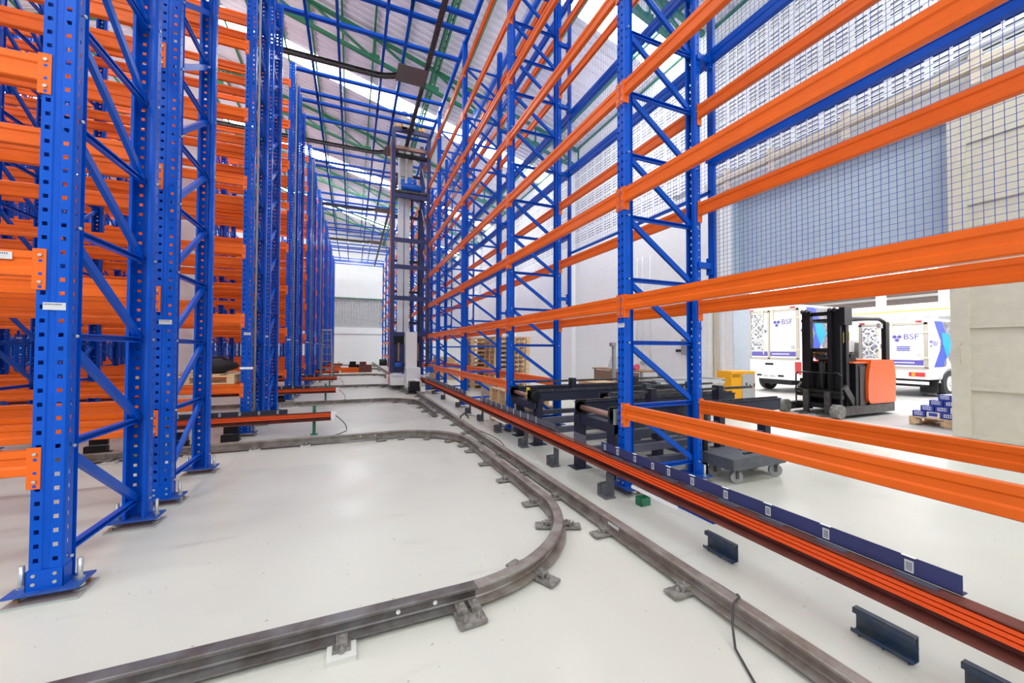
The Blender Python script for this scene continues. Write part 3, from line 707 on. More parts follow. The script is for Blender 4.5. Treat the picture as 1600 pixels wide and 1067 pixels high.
mb_part('gearbox', MB().box((.32, 11.8, .12), (.48, 12.0, .28)), MBLUE, C)
mb_part('side_arm', MB().box((.15, 11.85, .1), (.9, 11.93, .15)), BLACKP, C)
mb_part('hydraulic_hose', MB().tube([(-.18, 12.9, .9), (-.24, 12.75, .7), (-.1, 12.6, .75), (.05, 12.4, .35), (.1, 11.9, .3)], .012).tube([(.2, 12.3, .4), (.4, 12.1, .3), (.5, 11.95, .35)], .01), BLACK, C)
mb_part('dark_bay', MB().box((-.5, 13.26, 1.5), (-.17, 13.28, 1.78)), BLACKP, C)
mb_part('side_panel', MB().box((-.5, 13.3, .55), (-.15, 13.32, 1.5)), NAVY, C)
mb_part('hoist_motor', MB().cyl((-.48, 13.1, .82), (-.28, 13.1, .82), .07, 14), MBLUE, C)
mb_part('cable_drum', MB().cyl((-.95, 13.3, .9), (-.72, 13.3, .9), .11, 16), BLACK, C)
mb_part('energy_strip', MB().box((-.67, 13.17, .2), (-.64, 13.22, 8.3)), mat('red_strip', (196, 96, 80), .5), C)
mb_part('lamp_post', MB().box((-.4, 12.95, .95), (-.36, 13.0, 1.55)).box((.22, 12.95, .95), (.26, 13, 1.55)), WOODD, C)
comp = MB().cyl((-.3, 13.3, 6.85), (.35, 13.3, 6.85), .13, 16); mb_part('air_tank', comp, MBLUE, C)
mb_part('air_pump', MB().box((-.1, 13.25, 6.98), (.05, 13.4, 7.18)).cyl((.15, 13.3, 7.0), (.15, 13.3, 7.15), .06, 10).box((-.32, 13.25, 6.95), (-.22, 13.35, 7.1)), MBLUE, C)
mb_part('service_deck', MB().box((-.55, 13.15, 6.62), (.55, 13.9, 6.68)), STEEL, C)
mb_part('mast_bracing', MB().bar((.6, 13.2, 5.0), (.5, 14.1, 6.5), .03, .03).bar((.6, 13.2, 6.5), (.5, 14.1, 8.0), .03, .03), LGREY, C)

# ---------------------------------------------------------------- chain conveyors in the open bay
def conveyor(label, x0, x1, y0, y1, h, legs, paint, motor='green', low=True):
    """two parallel chain tracks along x joined by low frames; shaft across the aisle end"""
    R = thing('chain_conveyor', label, 'conveyor', (x0, y0, 0), 0, None)
    L = x1 - x0; w = y1 - y0
    for yy in (0, w):
        t = put('chain_track', MB().box((0, yy - .03, h - .14), (L, yy + .03, h - .02)).box((0, yy - .045, h - .02), (L, yy + .045, h - .008)).mesh('chain_track', paint), R)
        b = MB()
        n = int(L / .03)
        for i in range(n): b.box((i * .03 + .003, yy - .012, h - .008), (i * .03 + .024, yy + .012, h + .012))
        o = put('chain', b.mesh('chain', STEEL), t)
        o['kind'] = 'stuff'
        put('end_sprocket', MB().cyl((.02, yy - .055, h - .06), (.02, yy - .03, h - .06), .06, 14).box((-.04, yy - .055, h - .14), (.1, yy - .045, h + .02)).mesh('es', BLACKP), R)
    put('drive_shaft', MB().cyl((.04, 0, h - .07), (.04, w, h - .07), .03, 16).mesh('shaft', COPPER), R)
    put('bearing', MB().box((-.0, -.085, h - .15), (.11, -.055, h + .0)).mesh('br', GREY if motor == 'green' else BLACKP), R)
    if motor == 'green':
        b = MB().box((.0, -.1, h - .145), (.1, -.085, h - .015)).cyl((.05, -.12, h - .08), (.05, -.1, h - .08), .035, 14)
        put('flange_unit', b.mi(1).cyl((.015, -.104, h - .03), (.015, -.1, h - .03), .008, 8).cyl((.085, -.104, h - .03), (.085, -.1, h - .03), .008, 8).cyl((.015, -.104, h - .13), (.015, -.1, h - .13), .008, 8).cyl((.085, -.104, h - .13), (.085, -.1, h - .13), .008, 8).mesh('fu', [mat('grey_green', (110, 132, 124), .45), RED]), R)
    else:
        put('gear_motor', MB().cyl((.05, -.16, h - .06), (.05, -.06, h - .06), .06, 16).mi(1).box((-.03, -.05, h - .09), (.0, .0, h + .05)).mesh('gm', [BLACKP, YEL]), R)
    put('end_beam', MB().box((.02, -.05, h - .25), (.12, w + .05, h - .15)).mesh('eb', paint), R)
    for lx in legs:
        for yy in (0, w):
            l = put('leg', MB().box((lx, yy - .05, .008), (lx + .1, yy + .05, h - .14)).box((lx - .06, yy - .09, 0), (lx + .16, yy + .09, .008)).mesh('leg', paint), R)
        put('cross_tube', MB().box((lx + .01, .05, .14), (lx + .08, w - .05, .21)).mesh('ct', paint), R)
    if len(legs) > 1:
        for yy in (0, w):
            put('side_tube', MB().box((legs[0] + .1, yy - .03, .14), (legs[-1], yy + .03, .22)).box((legs[0] + .1, yy - .03, .3), (legs[-1], yy + .03, .37)).mesh('st', SLATE if paint is NAVYD else paint), R)
    for gx in (L * .3, L * .72):
        put('guide_bracket', MB().box((gx, w * .5 - .05, h - .2), (gx + .08, w * .5 + .05, h + .14)).mesh('gb', paint), R)
    put('guide_bar', MB().bar((L * .1, w * .5, h + .1), (L * .98, w * .5, h + .1), .03, .03).mesh('gb2', STEEL), R)
    for yy in (0, w): put('track_fin', MB().box((.1, yy - .04, h - .15), (L - .05, yy - .03, h - .03)).mesh('tf', paint), R)
    return R
conveyor('navy chain conveyor with brown shaft reaching out beside the nearest right-hand rack post', 2.38, 4.95, 3.16, 3.78, .76, (.0, 1.15, 2.25), NAVYD)
conveyor('dark blue chain conveyor with yellow marked motor beside the second right-hand rack post', 2.3, 5.2, 4.9, 5.52, .76, (.1, 1.6, 2.7), NAVYD, 'motor')
conveyor('short grey chain conveyor between the two longer navy ones', 3.3, 5.3, 4.15, 4.6, .72, (.2, 1.5), SLATE, 'motor')
t = thing('transfer_frame', 'low grey steel frame with open sections behind the conveyors', 'steel frame', (5.6, 5.6, 0))
put('frame_top', MB().box((0, 0, .66), (1.5, .08, .74)).box((0, .7, .66), (1.5, .78, .74)).box((0, 0, .72), (.08, .78, .76)).box((1.42, 0, .72), (1.5, .78, .76)).box((.7, 0, .6), (.78, .78, .74)).mesh('ft', LGREY), t)
for x in (.02, 1.42):
    for y in (.02, .7): put('leg', MB().box((x, y, 0), (x + .06, y + .06, .66)).mesh('l', LGREY), t)
put('side_plate', MB().box((.1, -.02, .52), (1.4, 0, .64)).mesh('sp', LGREY), t)
t = thing('steel_post', 'slim grey steel post with bent top standing among the conveyors', 'post', (5.3, 6.9, 0))
put('post_bar', MB().box((0, 0, .01), (.06, .06, 1.42)).box((-.05, -.02, 1.42), (.06, .08, 1.5)).mesh('pb', GREY), t); put('post_foot', MB().box((-.06, -.06, 0), (.12, .12, .012)).mesh('pf', GREY), t)
t = thing('work_table', 'brown work table holding papers against the white wall', 'table', (7.3, 8.3, 0))
put('tabletop', MB().box((0, 0, .72), (.75, 2.3, .76)).mesh('tt', WOODD), t)
for x in (.03, .67):
    for y in (.03, 2.2): put('leg', MB().box((x, y, 0), (x + .06, y + .06, .72)).mesh('l', GREY), t)
put('side_panel', MB().box((0.0, .1, .3), (.02, 2.2, .7)).mesh('s', mat('table_brown', (130, 100, 86), .6)), t)
thing('document_stand', 'tilted light grey document board on the work table', 'board', (7.5, 9.7, .76), 0.2, me=MB().ext([(0, 0), (.02, 0), (.2, .38), (.18, .38)], (0, -.3, 0), (0, .3, 0)).mesh('ds', LGREY))
thing('plastic_bag', 'pink plastic bag lying on the work table', 'bag', (7.5, 8.9, .76), 0, me=MB().cyl((0, -.22, .09), (0, .22, .07), .09, 10, .06).mesh('pbag', PINK))
thing('paper_pile', 'flat pile of orange and white sheets on the conveyor end', 'papers', (4.4, 6.2, 0), 0, me=MB().box((0, 0, 0), (.5, .7, .7)).mesh('pp', CARDB))
t = thing('yellow_cabinet', 'yellow electrical cabinet with grey door beside the dock opening', 'cabinet', (7.95, 6.3, 0), -.12)
put('cabinet_body', MB().box((0, -.22, .02), (.68, .2, .86)).mesh('cb', YELLOW), t)
put('cabinet_door', MB().box((.3, -.235, .06), (.65, -.22, .8)).mesh('cd', LGREY), t)
b = MB()
for i in range(9): b.box((.03 + i * .025, -.224, .72), (.045 + i * .025, -.22, .8))
put('vent_slots', b.mesh('vs', mat('yellow_shadow', (170, 120, 20), .6)), t)
put('cabinet_latch', MB().box((.4, -.245, .5), (.42, -.235, .6)).box((.5, -.245, .52), (.52, -.235, .56)).box((.62, -.245, .5), (.64, -.235, .58)).mesh('cl', BLACKP), t)
t = thing('switch_box', 'grey wall switch box with sockets on the white wall', 'switch box', (XR, 8.1, 1.3))
put('box_body', MB().box((-.16, -.2, -.1), (0, .14, .35)).mesh('bb', GREY), t)
for y in (.26, .38): put('socket', MB().box((-.05, y, -.02), (0, y + .07, .06)).mesh('so', DARKV), t)
t = thing('wall_conduits', 'thin white conduits and sockets running down the white wall', 'pipe', (XR - .01, 9.6, 0))
for y in (0, .35, .6): put('conduit_pipe', MB().cyl((-.02, y, 1.0), (-.02, y, 4.4), .012, 8).mesh('cp', WHITE), t)
for y in (-.05, .2, .36): put('socket', MB().box((-.05, y, .86), (0, y + .09, .98)).mesh('so', LGREY), t)

# flat trolley
t = thing('platform_trolley', 'low dark grey platform trolley on castors by the rear rack post', 'trolley', (3.48, 2.66, 0), 0.0)
TH = .25; DKG = mat('trolley_grey', (92, 96, 104), .5, var=.15)
put('deck', MB().box((0, 0, TH), (.8, .36, TH + .012)).mesh('deck', DKG), t)
put('deck_rim', MB().box((0, -.005, TH - .1), (.8, 0, TH + .01)).box((-.005, 0, TH - .1), (0, .36, TH + .01)).box((.8, 0, TH - .1), (.805, .36, TH + .01)).box((0, .36, TH - .1), (.8, .365, TH + .01)).mesh('rim', DKG), t)
put('loose_bar', MB().box((.3, .1, TH + .012), (.72, .12, TH + .025)).mesh('lb', BLACKP), t); put('loose_bar', MB().box((.42, .22, TH + .012), (.75, .26, TH + .02)).mesh('lb2', BROWN), t)
CW = MB().cyl((-.015, 0, .065), (.015, 0, .065), .065, 20).mesh('wheel', GREY)
CF = MB().box((-.03, -.03, .13), (.03, .03, .15)).box((-.024, -.015, .05), (-.018, .015, .14)).box((.018, -.015, .05), (.024, .015, .14)).mesh('castor_fork', STEEL)
for x, y, a in ((.12, .06, 1.3), (.72, .06, 1.0), (.12, .31, 1.0), (.72, .31, 1.2)):
    c = put('castor', CF, t, (x, y, 0), a); put('wheel', CW, c)
thing('black_post', 'short black steel post directly behind the rear rack post', 'post', (3.53, 3.035, 0), 0, me=MB().box((0, 0, 0), (.05, .05, .72)).mesh('bp', BLACKP))

# ---------------------------------------------------------------- pallets
def pallet_parts(h=.145, L=1.2, Wd=1.0):
    tb = MB().box((0, 0, 0), (.1, Wd, .02)).mesh('deck_board', WOOD)
    blk = MB().box((0, 0, 0), (.1, .14, h - .058)).mesh('block', WOOD)
    run = MB().box((0, 0, 0), (L, .1, .018)).mesh('runner_board', WOOD)
    return tb, blk, run, h, L, Wd
PP = pallet_parts(); PP3 = pallet_parts(.31, 1.0, 1.0)
def pallet(label, loc, rz, parts, group=None, detail=True):
    tb, blk, run, h, L, Wd = parts
    p = thing('wooden_pallet', label, 'pallet', loc, rz, group)
    if not detail:
        b = MB()
        for i in range(7): b.box((i * (L - .1) / 6, 0, h - .02), (i * (L - .1) / 6 + .1, Wd, h))
        for yy in (0, Wd / 2 - .05, Wd - .1):
            b.box((0, yy, 0), (L, yy + .1, .018)); b.box((0, yy, h - .04), (L, yy + .1, h - .02))
            for xx in (0, L / 2 - .07, L - .14): b.box((xx, yy, .018), (xx + .14, yy + .1, h - .04))
        m = MATS.get('pal_mesh') or b.mesh('pallet', WOOD); MATS['pal_mesh'] = m; p2 = put('pallet_body', m, p); return p
    for i in range(7): put('deck_board', tb, p, (i * (L - .1) / 6, 0, h - .02))
    for yy in (0, Wd / 2 - .05, Wd - .1):
        put('runner_board', run, p, (0, yy, 0)); put('runner_board', run, p, (0, yy, h - .04))
    for yy in (0, Wd / 2 - .05, Wd - .14):
        for xx in (0, L / 2 - .05, L - .1): put('block', blk, p, (xx, yy, .018))
    return p
pallet('thick pale wooden pallet on the floor under the low beam, lower of the two', (2.47, 5.95, 0), .03, PP3)
pallet('thick pale wooden pallet stacked on the floor pallet under the low beam', (2.45, 5.98, .312), .0, PP3)
for k in range(12): pallet('plain wooden pallet in the nearer tall stack, number %s from the floor' % ['one', 'two', 'three', 'four', 'five', 'six', 'seven', 'eight', 'nine', 'ten', 'eleven', 'twelve'][k], (4.1 + random.uniform(-.02, .02), 11.2 + random.uniform(-.02, .02), k * .146), .0, PP, 'pallets of the nearer tall stack', False)
for k in range(12): pallet('plain wooden pallet in the tall stack farther left, number %s from the floor' % ['one', 'two', 'three', 'four', 'five', 'six', 'seven', 'eight', 'nine', 'ten', 'eleven', 'twelve'][k], (3.75 + random.uniform(-.02, .02), 12.6 + random.uniform(-.02, .02), k * .146), .0, PP, 'pallets of the farther tall stack', False)
for k in range(5): thing('carton', 'flat brown carton stacked behind the thick pallets, %s from the floor' % ['first', 'second', 'third', 'fourth', 'fifth'][k], 'box', (3.2, 9.0, k * .11), 0, 'flat cartons behind the thick pallets', MB().box((0, 0, 0), (.55, .8, .105)).mesh('carton', mat('grey_carton', (196, 178, 160), .8)))
pl = pallet('wooden pallet carried on the low orange beams of the second left rack row', (-2.85, 6.99, .812), .0, PP)
bag = MB(); bag.smooth = True
def blob(b, c, r, n=12, m=8, f=None):
    s0 = len(b.v); b.smooth = True
    for i in range(m + 1):
        ph = pi * i / m
        for k in range(n):
            th = 2 * pi * k / n; d = (sin(ph) * cos(th), sin(ph) * sin(th), cos(ph)); q = 1 + (f(d) if f else 0)
            b.v.append((c[0] + r[0] * d[0] * q, c[1] + r[1] * d[1] * q, c[2] + r[2] * d[2] * q))
    for i in range(m):
        for k in range(n):
            j = (k + 1) % n; b.quad(s0 + i * n + k, s0 + (i + 1) * n + k, s0 + (i + 1) * n + j, s0 + i * n + j)
    b.smooth = False; return b
bag = blob(MB(), (0, 0, .1), (.3, .16, .12), 16, 8, lambda d: .08 * sin(7 * d[0]) + .05 * sin(9 * d[1])); bag.tube([(-.2, 0, .16), (-.1, 0, .24), (.1, 0, .24), (.2, 0, .17)], .015)
thing('tool_bag', 'black tool bag lying on the pallet held by the left rack', 'bag', (-1.98, 7.3, .975), .15, me=bag.mesh('bag', BLACK))

# ---------------------------------------------------------------- reach truck (faces -x)
F = thing('reach_truck', 'orange and black reach truck with raised mast in the dock opening', 'forklift', (9.2, 4.97, 0))
def P(name, b, m, par=None): return put(name, b.mesh(name, m), par or F)
mast = MB()
for s in (-1, 1):
    mast.box((-.02, s * .29 - .07, .08), (.1, s * .29 + .07, 2.2)); mast.box((-.08, s * .2 - .04, .2), (.0, s * .2 + .04, 2.18)); mast.box((.1, s * .33 - .07, .2), (.2, s * .33 + .04, 2.1))
for z in (2.12, 1.35, .5): mast.box((-.0, -.3, z - .04), (.06, .3, z + .04))
for s in (-1, 1):
    for o2 in (0, .08): mast.cyl((-.1, s * (.22 + o2) - .015, 2.18), (-.1, s * (.22 + o2) + .015, 2.18), .05, 12)
mast.box((-.06, -.46, 1.86), (.2, -.36, 2.22))
P('mast', mast, BLACKP)
P('lift_cylinder', MB().cyl((.06, .02, .2), (.06, .02, 1.2), .06, 14).cyl((.06, .02, 1.2), (.06, .02, 1.28), .08, 14).box((-.02, -.1, 1.15), (.1, .1, 1.22)), BLACK)
bk = MB().tube([(-.14, .42, .2), (-.14, .42, .82), (-.14, .38, .88), (-.14, -.38, .88), (-.14, -.42, .82), (-.14, -.42, .2)], .016)
bk.box((-.15, -.44, .46), (-.11, .44, .52))
for y in (-.2, -.1, 0, .1, .2): bk.box((-.14, y - .008, .5), (-.125, y + .008, .88))
P('load_backrest', bk, BLACKP)
P('fork_carriage', MB().box((-.14, -.42, .14), (-.04, .42, .24)).box((-.14, -.42, .36), (-.04, .42, .44)), BLACKP)
for s in (-1, 1): P('fork', MB().box((-.2, s * .2 - .05, .05), (-.14, s * .2 + .05, .5)).box((-.5, s * .2 - .05, .04), (-.14, s * .2 + .05, .07)), STEEL)
for s in (-1, 1):
    sl = P('straddle_leg', MB().box((-.35, s * .5 - .06, .06), (1.5, s * .5 + .06, .22)), STEEL)
    put('load_wheel', MB().cyl((-.42, s * .5 - .07, .14), (-.42, s * .5 + .07, .14), .14, 20).box((-.52, s * .5 - .08, .12), (-.3, s * .5 + .08, .2)).mesh('lw', CLAMP), sl)
P('reach_link', MB().bar((-.02, -.42, .6), (.35, -.42, .2), .05, .14).bar((-.02, .42, .6), (.35, .42, .2), .05, .14), STEEL)
P('battery_box', MB().box((.3, -.46, .2), (1.0, .46, 1.08)), BLACKP)
P('battery_panel', MB().box((.42, -.475, .22), (.62, -.46, 1.02)), mat('dark_brown_metal', (60, 48, 50), .4))
# rounded orange counter body
def body(y0, y1):
    pr = [(.74, 1.15), (.66, .9), (.62, .6), (.62, .34), (.68, .26), (.8, .24), (1.62, .24), (1.66, .3), (1.68, .8), (1.62, 1.1), (1.56, 1.15)]
    b = MB(); n = len(pr)
    for y in (y0, y1):
        for x, z in pr: b.v.append((x, y, z))
    for i in range(n): j = (i + 1) % n; b.quad(i, j, n + j, n + i)
    b.quad(*range(n)); b.quad(*list(range(n, 2 * n))[::-1]); return b
P('orange_body', body(-.52, .5), FORKOR)
P('skirt', MB().box((.7, -.5, .05), (1.66, .5, .24)), BLACKP)
P('orange_trim', MB().box((.2, -.48, 1.08), (.74, .48, 1.11)), FORKOR)
P('seat', MB().box((.3, -.3, 1.11), (.65, .2, 1.2)).box((.34, -.36, 1.2), (.62, -.2, 1.28)), BLACKP)
P('seat_back', blob(MB(), (.36, .1, 1.26), (.22, .26, .14), 12, 6), mat('tan_seat', (196, 130, 50), .6))
P('steering_wheel', MB().tube([(.85 + .12 * cos(a * pi / 6), -.12 + .12 * sin(a * pi / 6), 1.3) for a in range(13)], .012).cyl((.85, -.12, 1.15), (.85, -.12, 1.3), .02, 8), BLACK)
gd = MB()
for s in (-1, 1):
    gd.tube([(.12, s * .42, 2.0), (1.2, s * .45, 2.02), (1.38, s * .46, 1.96), (1.42, s * .46, 1.8), (1.44, s * .46, 1.12)], .04)
for x in (.3, .6, .9, 1.2): gd.box((x, -.42, 2.0), (x + .03, .42, 2.03))
gd.box((1.36, -.5, 1.1), (1.5, -.42, 1.96)); P('overhead_guard', gd, BLACKP)
P('drive_wheel', MB().cyl((1.35, -.1, .14), (1.35, .1, .14), .14, 18), BLACK)
P('warning_sticker', MB().box((.195, -.41, 1.55), (.21, -.401, 1.72)).box((.08, -.365, 1.5), (.14, -.361, 1.72)), YEL)
P('work_lamp', MB().box((1.1, -.52, 1.82), (1.2, -.46, 1.92)), LGREY)

# ---------------------------------------------------------------- delivery trucks (rear towards -x)
def hexa(b, y, z, r, x):
    b.poly([(x, y + r * cos(pi / 6 + k * pi / 3), z + r * sin(pi / 6 + k * pi / 3)) for k in range(6)])
def logo(parent, x, y, z, s, m, side=False):
    b = MB()
    for dy, dz in ((.0, 0), (-1.05, 0), (-.52, -.95)): hexa(b, y + dy * s, z + dz * s, s * .52, x - .004)
    put('hexagon_logo', b.mesh('logo', m), parent)
    text('BSF', s * 2.2, m, (x - .004, y - 1.85 * s, z - .75 * s), (pi / 2, 0, -pi / 2), parent)
def tri(b, x, pts): b.poly([(x, y, z) for y, z in pts])
def wheel(parent, x, y, r, wd=.2):
    w = put('wheel', MB().cyl((0, -wd / 2, 0), (0, wd / 2, 0), r, 24).mesh('tyre', BLACK), parent, (x, y, r))
    put('hub', MB().cyl((0, -wd / 2 - .012, 0), (0, -wd / 2, 0), r * .58, 18).cyl((0, -wd / 2 - .03, 0), (0, -wd / 2, 0), r * .2, 12).mesh('hub', LGREY), w); return w
T1 = thing('delivery_pickup', 'white pickup with box body and violet logo parked behind the black mast', 'truck', (12.6, 8.18, 0), 0)
def box_rear(T, w, z0, z1, L):
    put('cargo_box', MB().box((0, -w / 2, z0), (L, w / 2, z1)).mesh('cargo_box', WHITEG), T)
    put('rear_frame', MB().box((-.03, -w / 2 + .02, z0 + .02), (0, -w / 2 + .09, z1 - .1)).box((-.03, w / 2 - .09, z0 + .02), (0, w / 2 - .02, z1 - .1)).box((-.03, -w / 2, z1 - .16), (0, w / 2, z1 - .09)).box((-.03, -w / 2, z0), (0, w / 2, z0 + .05)).box((-.03, -.03 + .12, z0), (0, .03 + .12, z1 - .1)).mesh('rf', mat('aluminium', (176, 172, 160), .4, .4)), T)
    for y0, y1 in ((.16, w / 2 - .1), (-w / 2 + .1, .08)):
        put('rear_door', MB().box((-.02, y0, z0 + .06), (0, y1, z1 - .17)).mesh('rd', WHITEG), T)
    for nm, a, c in (('lock_bar', (-.06, .28, z1 - .42), (-.02, .32, z1 - .05)), ('lock_bar', (-.06, -.04, z1 - .42), (-.02, 0, z1 - .05)), ('door_handle', (-.05, .27, z0 + .15), (-.02, .3, z0 + .6)), ('door_hinge', (-.05, -w / 2, z1 - .4), (-.02, -w / 2 + .2, z1 - .36)), ('door_hinge', (-.05, -w / 2, z0 + .3), (-.02, -w / 2 + .2, z0 + .34))):
        put(nm, MB().box(a, c).mesh(nm, BEIGE), T)
    x = -.024
    b = MB(); ya, yb = .17, w / 2 - .1; zm = z1 - .2; zz = z0 + .28
    put('photo_print', MB().box((x, yb - .42 if yb - .42 > ya else ya, zz), (x + .003, yb, zm)).mesh('ph', COLLAGE), T)
    lb = MB(); 
    for k in range(-3, 4):
        zc = (zz + zm) / 2 + k * .32
        for sg in (1, -1):
            p = Vector((x - .002, yb, zc)); q = Vector((x - .002, max(yb - .42, ya), zc + sg * .42))
            if min(p.z, q.z) > zz and max(p.z, q.z) < zm: lb.bar(p, q, .03, .004, up=(1, 0, 0))
    put('print_lines', lb.mesh('pl', WHITEG), T)
    dk = MB(); yc = max(yb - .42, ya); tri(dk, x - .003, [(yc, zm - .55), (yc + .2, zm - .35), (yc + .2, zm - .75)]); tri(dk, x - .003, [(yc - .03, zm - .5), (yc - .13, zm - .58), (yc - .03, zm - .66)]); put('print_diamond', dk.mesh('pd', COLLDK), T)
    b = MB(); b.box((x, -w / 2 + .11, z0 + .1), (x + .003, .075, z0 + .25)); b.box((x, .165, z0 + .1), (x + .003, w / 2 - .11, z0 + .25)); put('violet_band', b.mesh('vb', PURPLE), T)
    logo(T, x, -.08, z1 - .5, .105, PURPLE)
    b = MB()
    for k in range(6): b.box((x, -.05 - k * .1, z0 + .47), (x + .002, -.09 - k * .1, z0 + .5))
    for k in range(4): b.box((x, -.05 - k * .14, z0 + .4), (x + .002, -.15 - k * .14, z0 + .405))
    b.box((x, -w / 2 + .25, z0 + .33), (x + .002, -w / 2 + .14, z0 + .44)); put('small_print', b.mesh('sp', LGREY), T)
    b = MB()
    for k in range(12): b.box((x - .002, .02 - k * .045, z0 + .155), (x, -.012 - k * .045, z0 + .19))
    put('band_lettering', b.mesh('bl', WHITE), T)
    for y in (-w / 2 + .2, w / 2 - .1): put('top_lamp', MB().box((-.05, y - .06, z1 - .08), (0, y + .06, z1 - .04)).mesh('tl', REDT), T)
def side_print(T, w, z0, z1, L):
    y = -w / 2 - .004
    def sp(name, pts, m): put(name, MB().poly([(x, y, z) for x, z in pts]).mesh(name, m), T)
    h = z1 - z0; zc = (z0 + z1) / 2; a, c = z0 + .05, z1 - .06
    sp('photo_print', [(.55, a), (L - .1, a), (L - .1, c), (.75, c)], mat('night_photo_print', (92, 88, 92), .4, var=.55, scale=9, col2=(150, 150, 160)))
    y -= .003
    sp('violet_stripe', [(.3, c), (.75, c), (1.15, zc), (.95, zc), (.72, zc + .0)], PBLUE)
    sp('violet_stripe', [(.25, a), (.78, a), (1.2, zc - .05), (.75, zc)], PBLUE)
    y -= .003
    sp('cyan_diamond', [(.72, zc + .33), (1.1, zc + .3), (1.32, zc - .02), (1.0, zc - .42), (.78, zc)], PCYAN)
    sp('white_wedge', [(.95, a), (1.0, zc - .35), (1.3, a)], WHITEG)
    text('PHILOSOPHY'[0:0] + 'BSF', .2, PURPLE, (.2, y - .002, zc - .05), (pi / 2, 0, 0), T)
    b = MB()
    for dx in (0, .14, .07):
        zz = zc + (.06 if dx != .07 else -.06)
        b.poly([(.06 + dx * .6 + .035 * cos(k * pi / 3), y, zz + .05 * sin(k * pi / 3)) for k in range(6)])
    put('hexagon_logo', b.mesh('hl', PURPLE), T)
box_rear(T1, 1.62, 1.05, 2.74, 2.6); side_print(T1, 1.62, 1.05, 2.74, 2.6)
bd = MB().box((.02, -.8, .5), (2.6, .8, 1.05)).box((.0, -.78, .62), (.03, .78, 1.03)); put('pickup_bed', bd.mesh('bed', WHITEG), T1)
put('tailgate_handle', MB().box((-.012, .0, .86), (0, .26, .93)).mesh('th', BLACKP), T1)
put('bumper', MB().box((-.12, -.78, .42), (.02, .78, .62)).mesh('bu', WHITEG), T1)
put('bumper_step', MB().box((-.125, .3, .5), (-.12, .46, .56)).box((-.125, -.4, .5), (-.12, -.22, .56)).mesh('bs', BLACKP), T1)
npz = put('number_plate', MB().box((-.13, -.18, .45), (-.12, .26, .58)).mesh('np', WHITE), T1); text('0W 7894', .1, INK, (-.131, .24, .475), (pi / 2, 0, -pi / 2), npz)
put('tail_lamp', MB().box((-.01, -.81, .6), (.06, -.66, .98)).mesh('tl', REDT), T1)
cab = MB(); pr = [(2.65, .4), (5.3, .4), (5.3, .95), (4.5, 1.05), (3.9, 1.65), (2.8, 1.68), (2.65, 1.1)]
n = len(pr)
for y in (-.8, .8):
    for x, z in pr: cab.v.append((x, y, z))
for i in range(n): j = (i + 1) % n; cab.quad(i, j, n + j, n + i)
cab.quad(*range(n)); cab.quad(*list(range(n, 2 * n))[::-1]); put('cab', cab.mesh('cab', WHITEG), T1)
put('side_window', MB().poly([(2.85, -.805, 1.1), (4.35, -.805, 1.1), (3.85, -.805, 1.58), (2.9, -.805, 1.6)]).mesh('sw', GLASS), T1)
for x in (.85, 4.6):
    wheel(T1, x, -.72, .36); wheel(T1, x, .72, .36)
put('underbody', MB().box((.1, -.5, .25), (4.8, .5, .5)).mesh('ub', BLACKP), T1)
T2 = thing('delivery_truck', 'white box truck with blue side print parked past the forklift', 'truck', (15.0, 6.22, 0), 0)
box_rear(T2, 1.62, .82, 2.25, 3.1); side_print(T2, 1.62, .82, 2.25, 3.1)
put('chassis_panel', MB().box((.0, -.8, .52), (3.1, .8, .82)).mesh('cp', WHITEG), T2)
put('bumper_bar', MB().box((-.08, -.8, .38), (.0, .8, .46)).mesh('bb', WHITEG), T2)
tl = put('tail_lamp', MB().box((-.02, -.72, .6), (0, -.38, .72)).mesh('tl', REDT), T2); put('amber_segment', MB().box((-.022, -.52, .61), (-.02, -.44, .71)).mesh('am', AMBER), tl)
put('wheel_arch', MB().tube([(1.05 + .5 * cos(a * pi / 8), -.82, .42 + .42 * sin(a * pi / 8)) for a in range(9)], .03).mesh('wa', LGREY), T2)
put('mud_flap', MB().box((.55, -.78, .12), (.58, -.4, .55)).mesh('mf', BLACK), T2)
put('underbody', MB().box((.1, -.6, .3), (4.4, .6, .52)).mesh('ub', BLACKP), T2)
wheel(T2, 1.1, -.74, .38); wheel(T2, 1.1, .7, .38); wheel(T2, 4.2, -.74, .38); wheel(T2, 4.2, .74, .38)
c2 = MB(); pr = [(3.2, .4), (4.9, .4), (4.95, 1.1), (4.6, 1.75), (3.2, 1.8)]; n = len(pr)
for y in (-.8, .8):
    for x, z in pr: c2.v.append((x, y, z))
for i in range(n): j = (i + 1) % n; c2.quad(i, j, n + j, n + i)
c2.quad(*range(n)); c2.quad(*list(range(n, 2 * n))[::-1]); put('cab', c2.mesh('cab2', WHITEG), T2)
b = MB()
for k in range(3): b.box((-.026, -.42, 1.34 + k * .05), (-.022, -.12, 1.37 + k * .05))
put('blue_label', b.mesh('bl', PBLUE), T2)

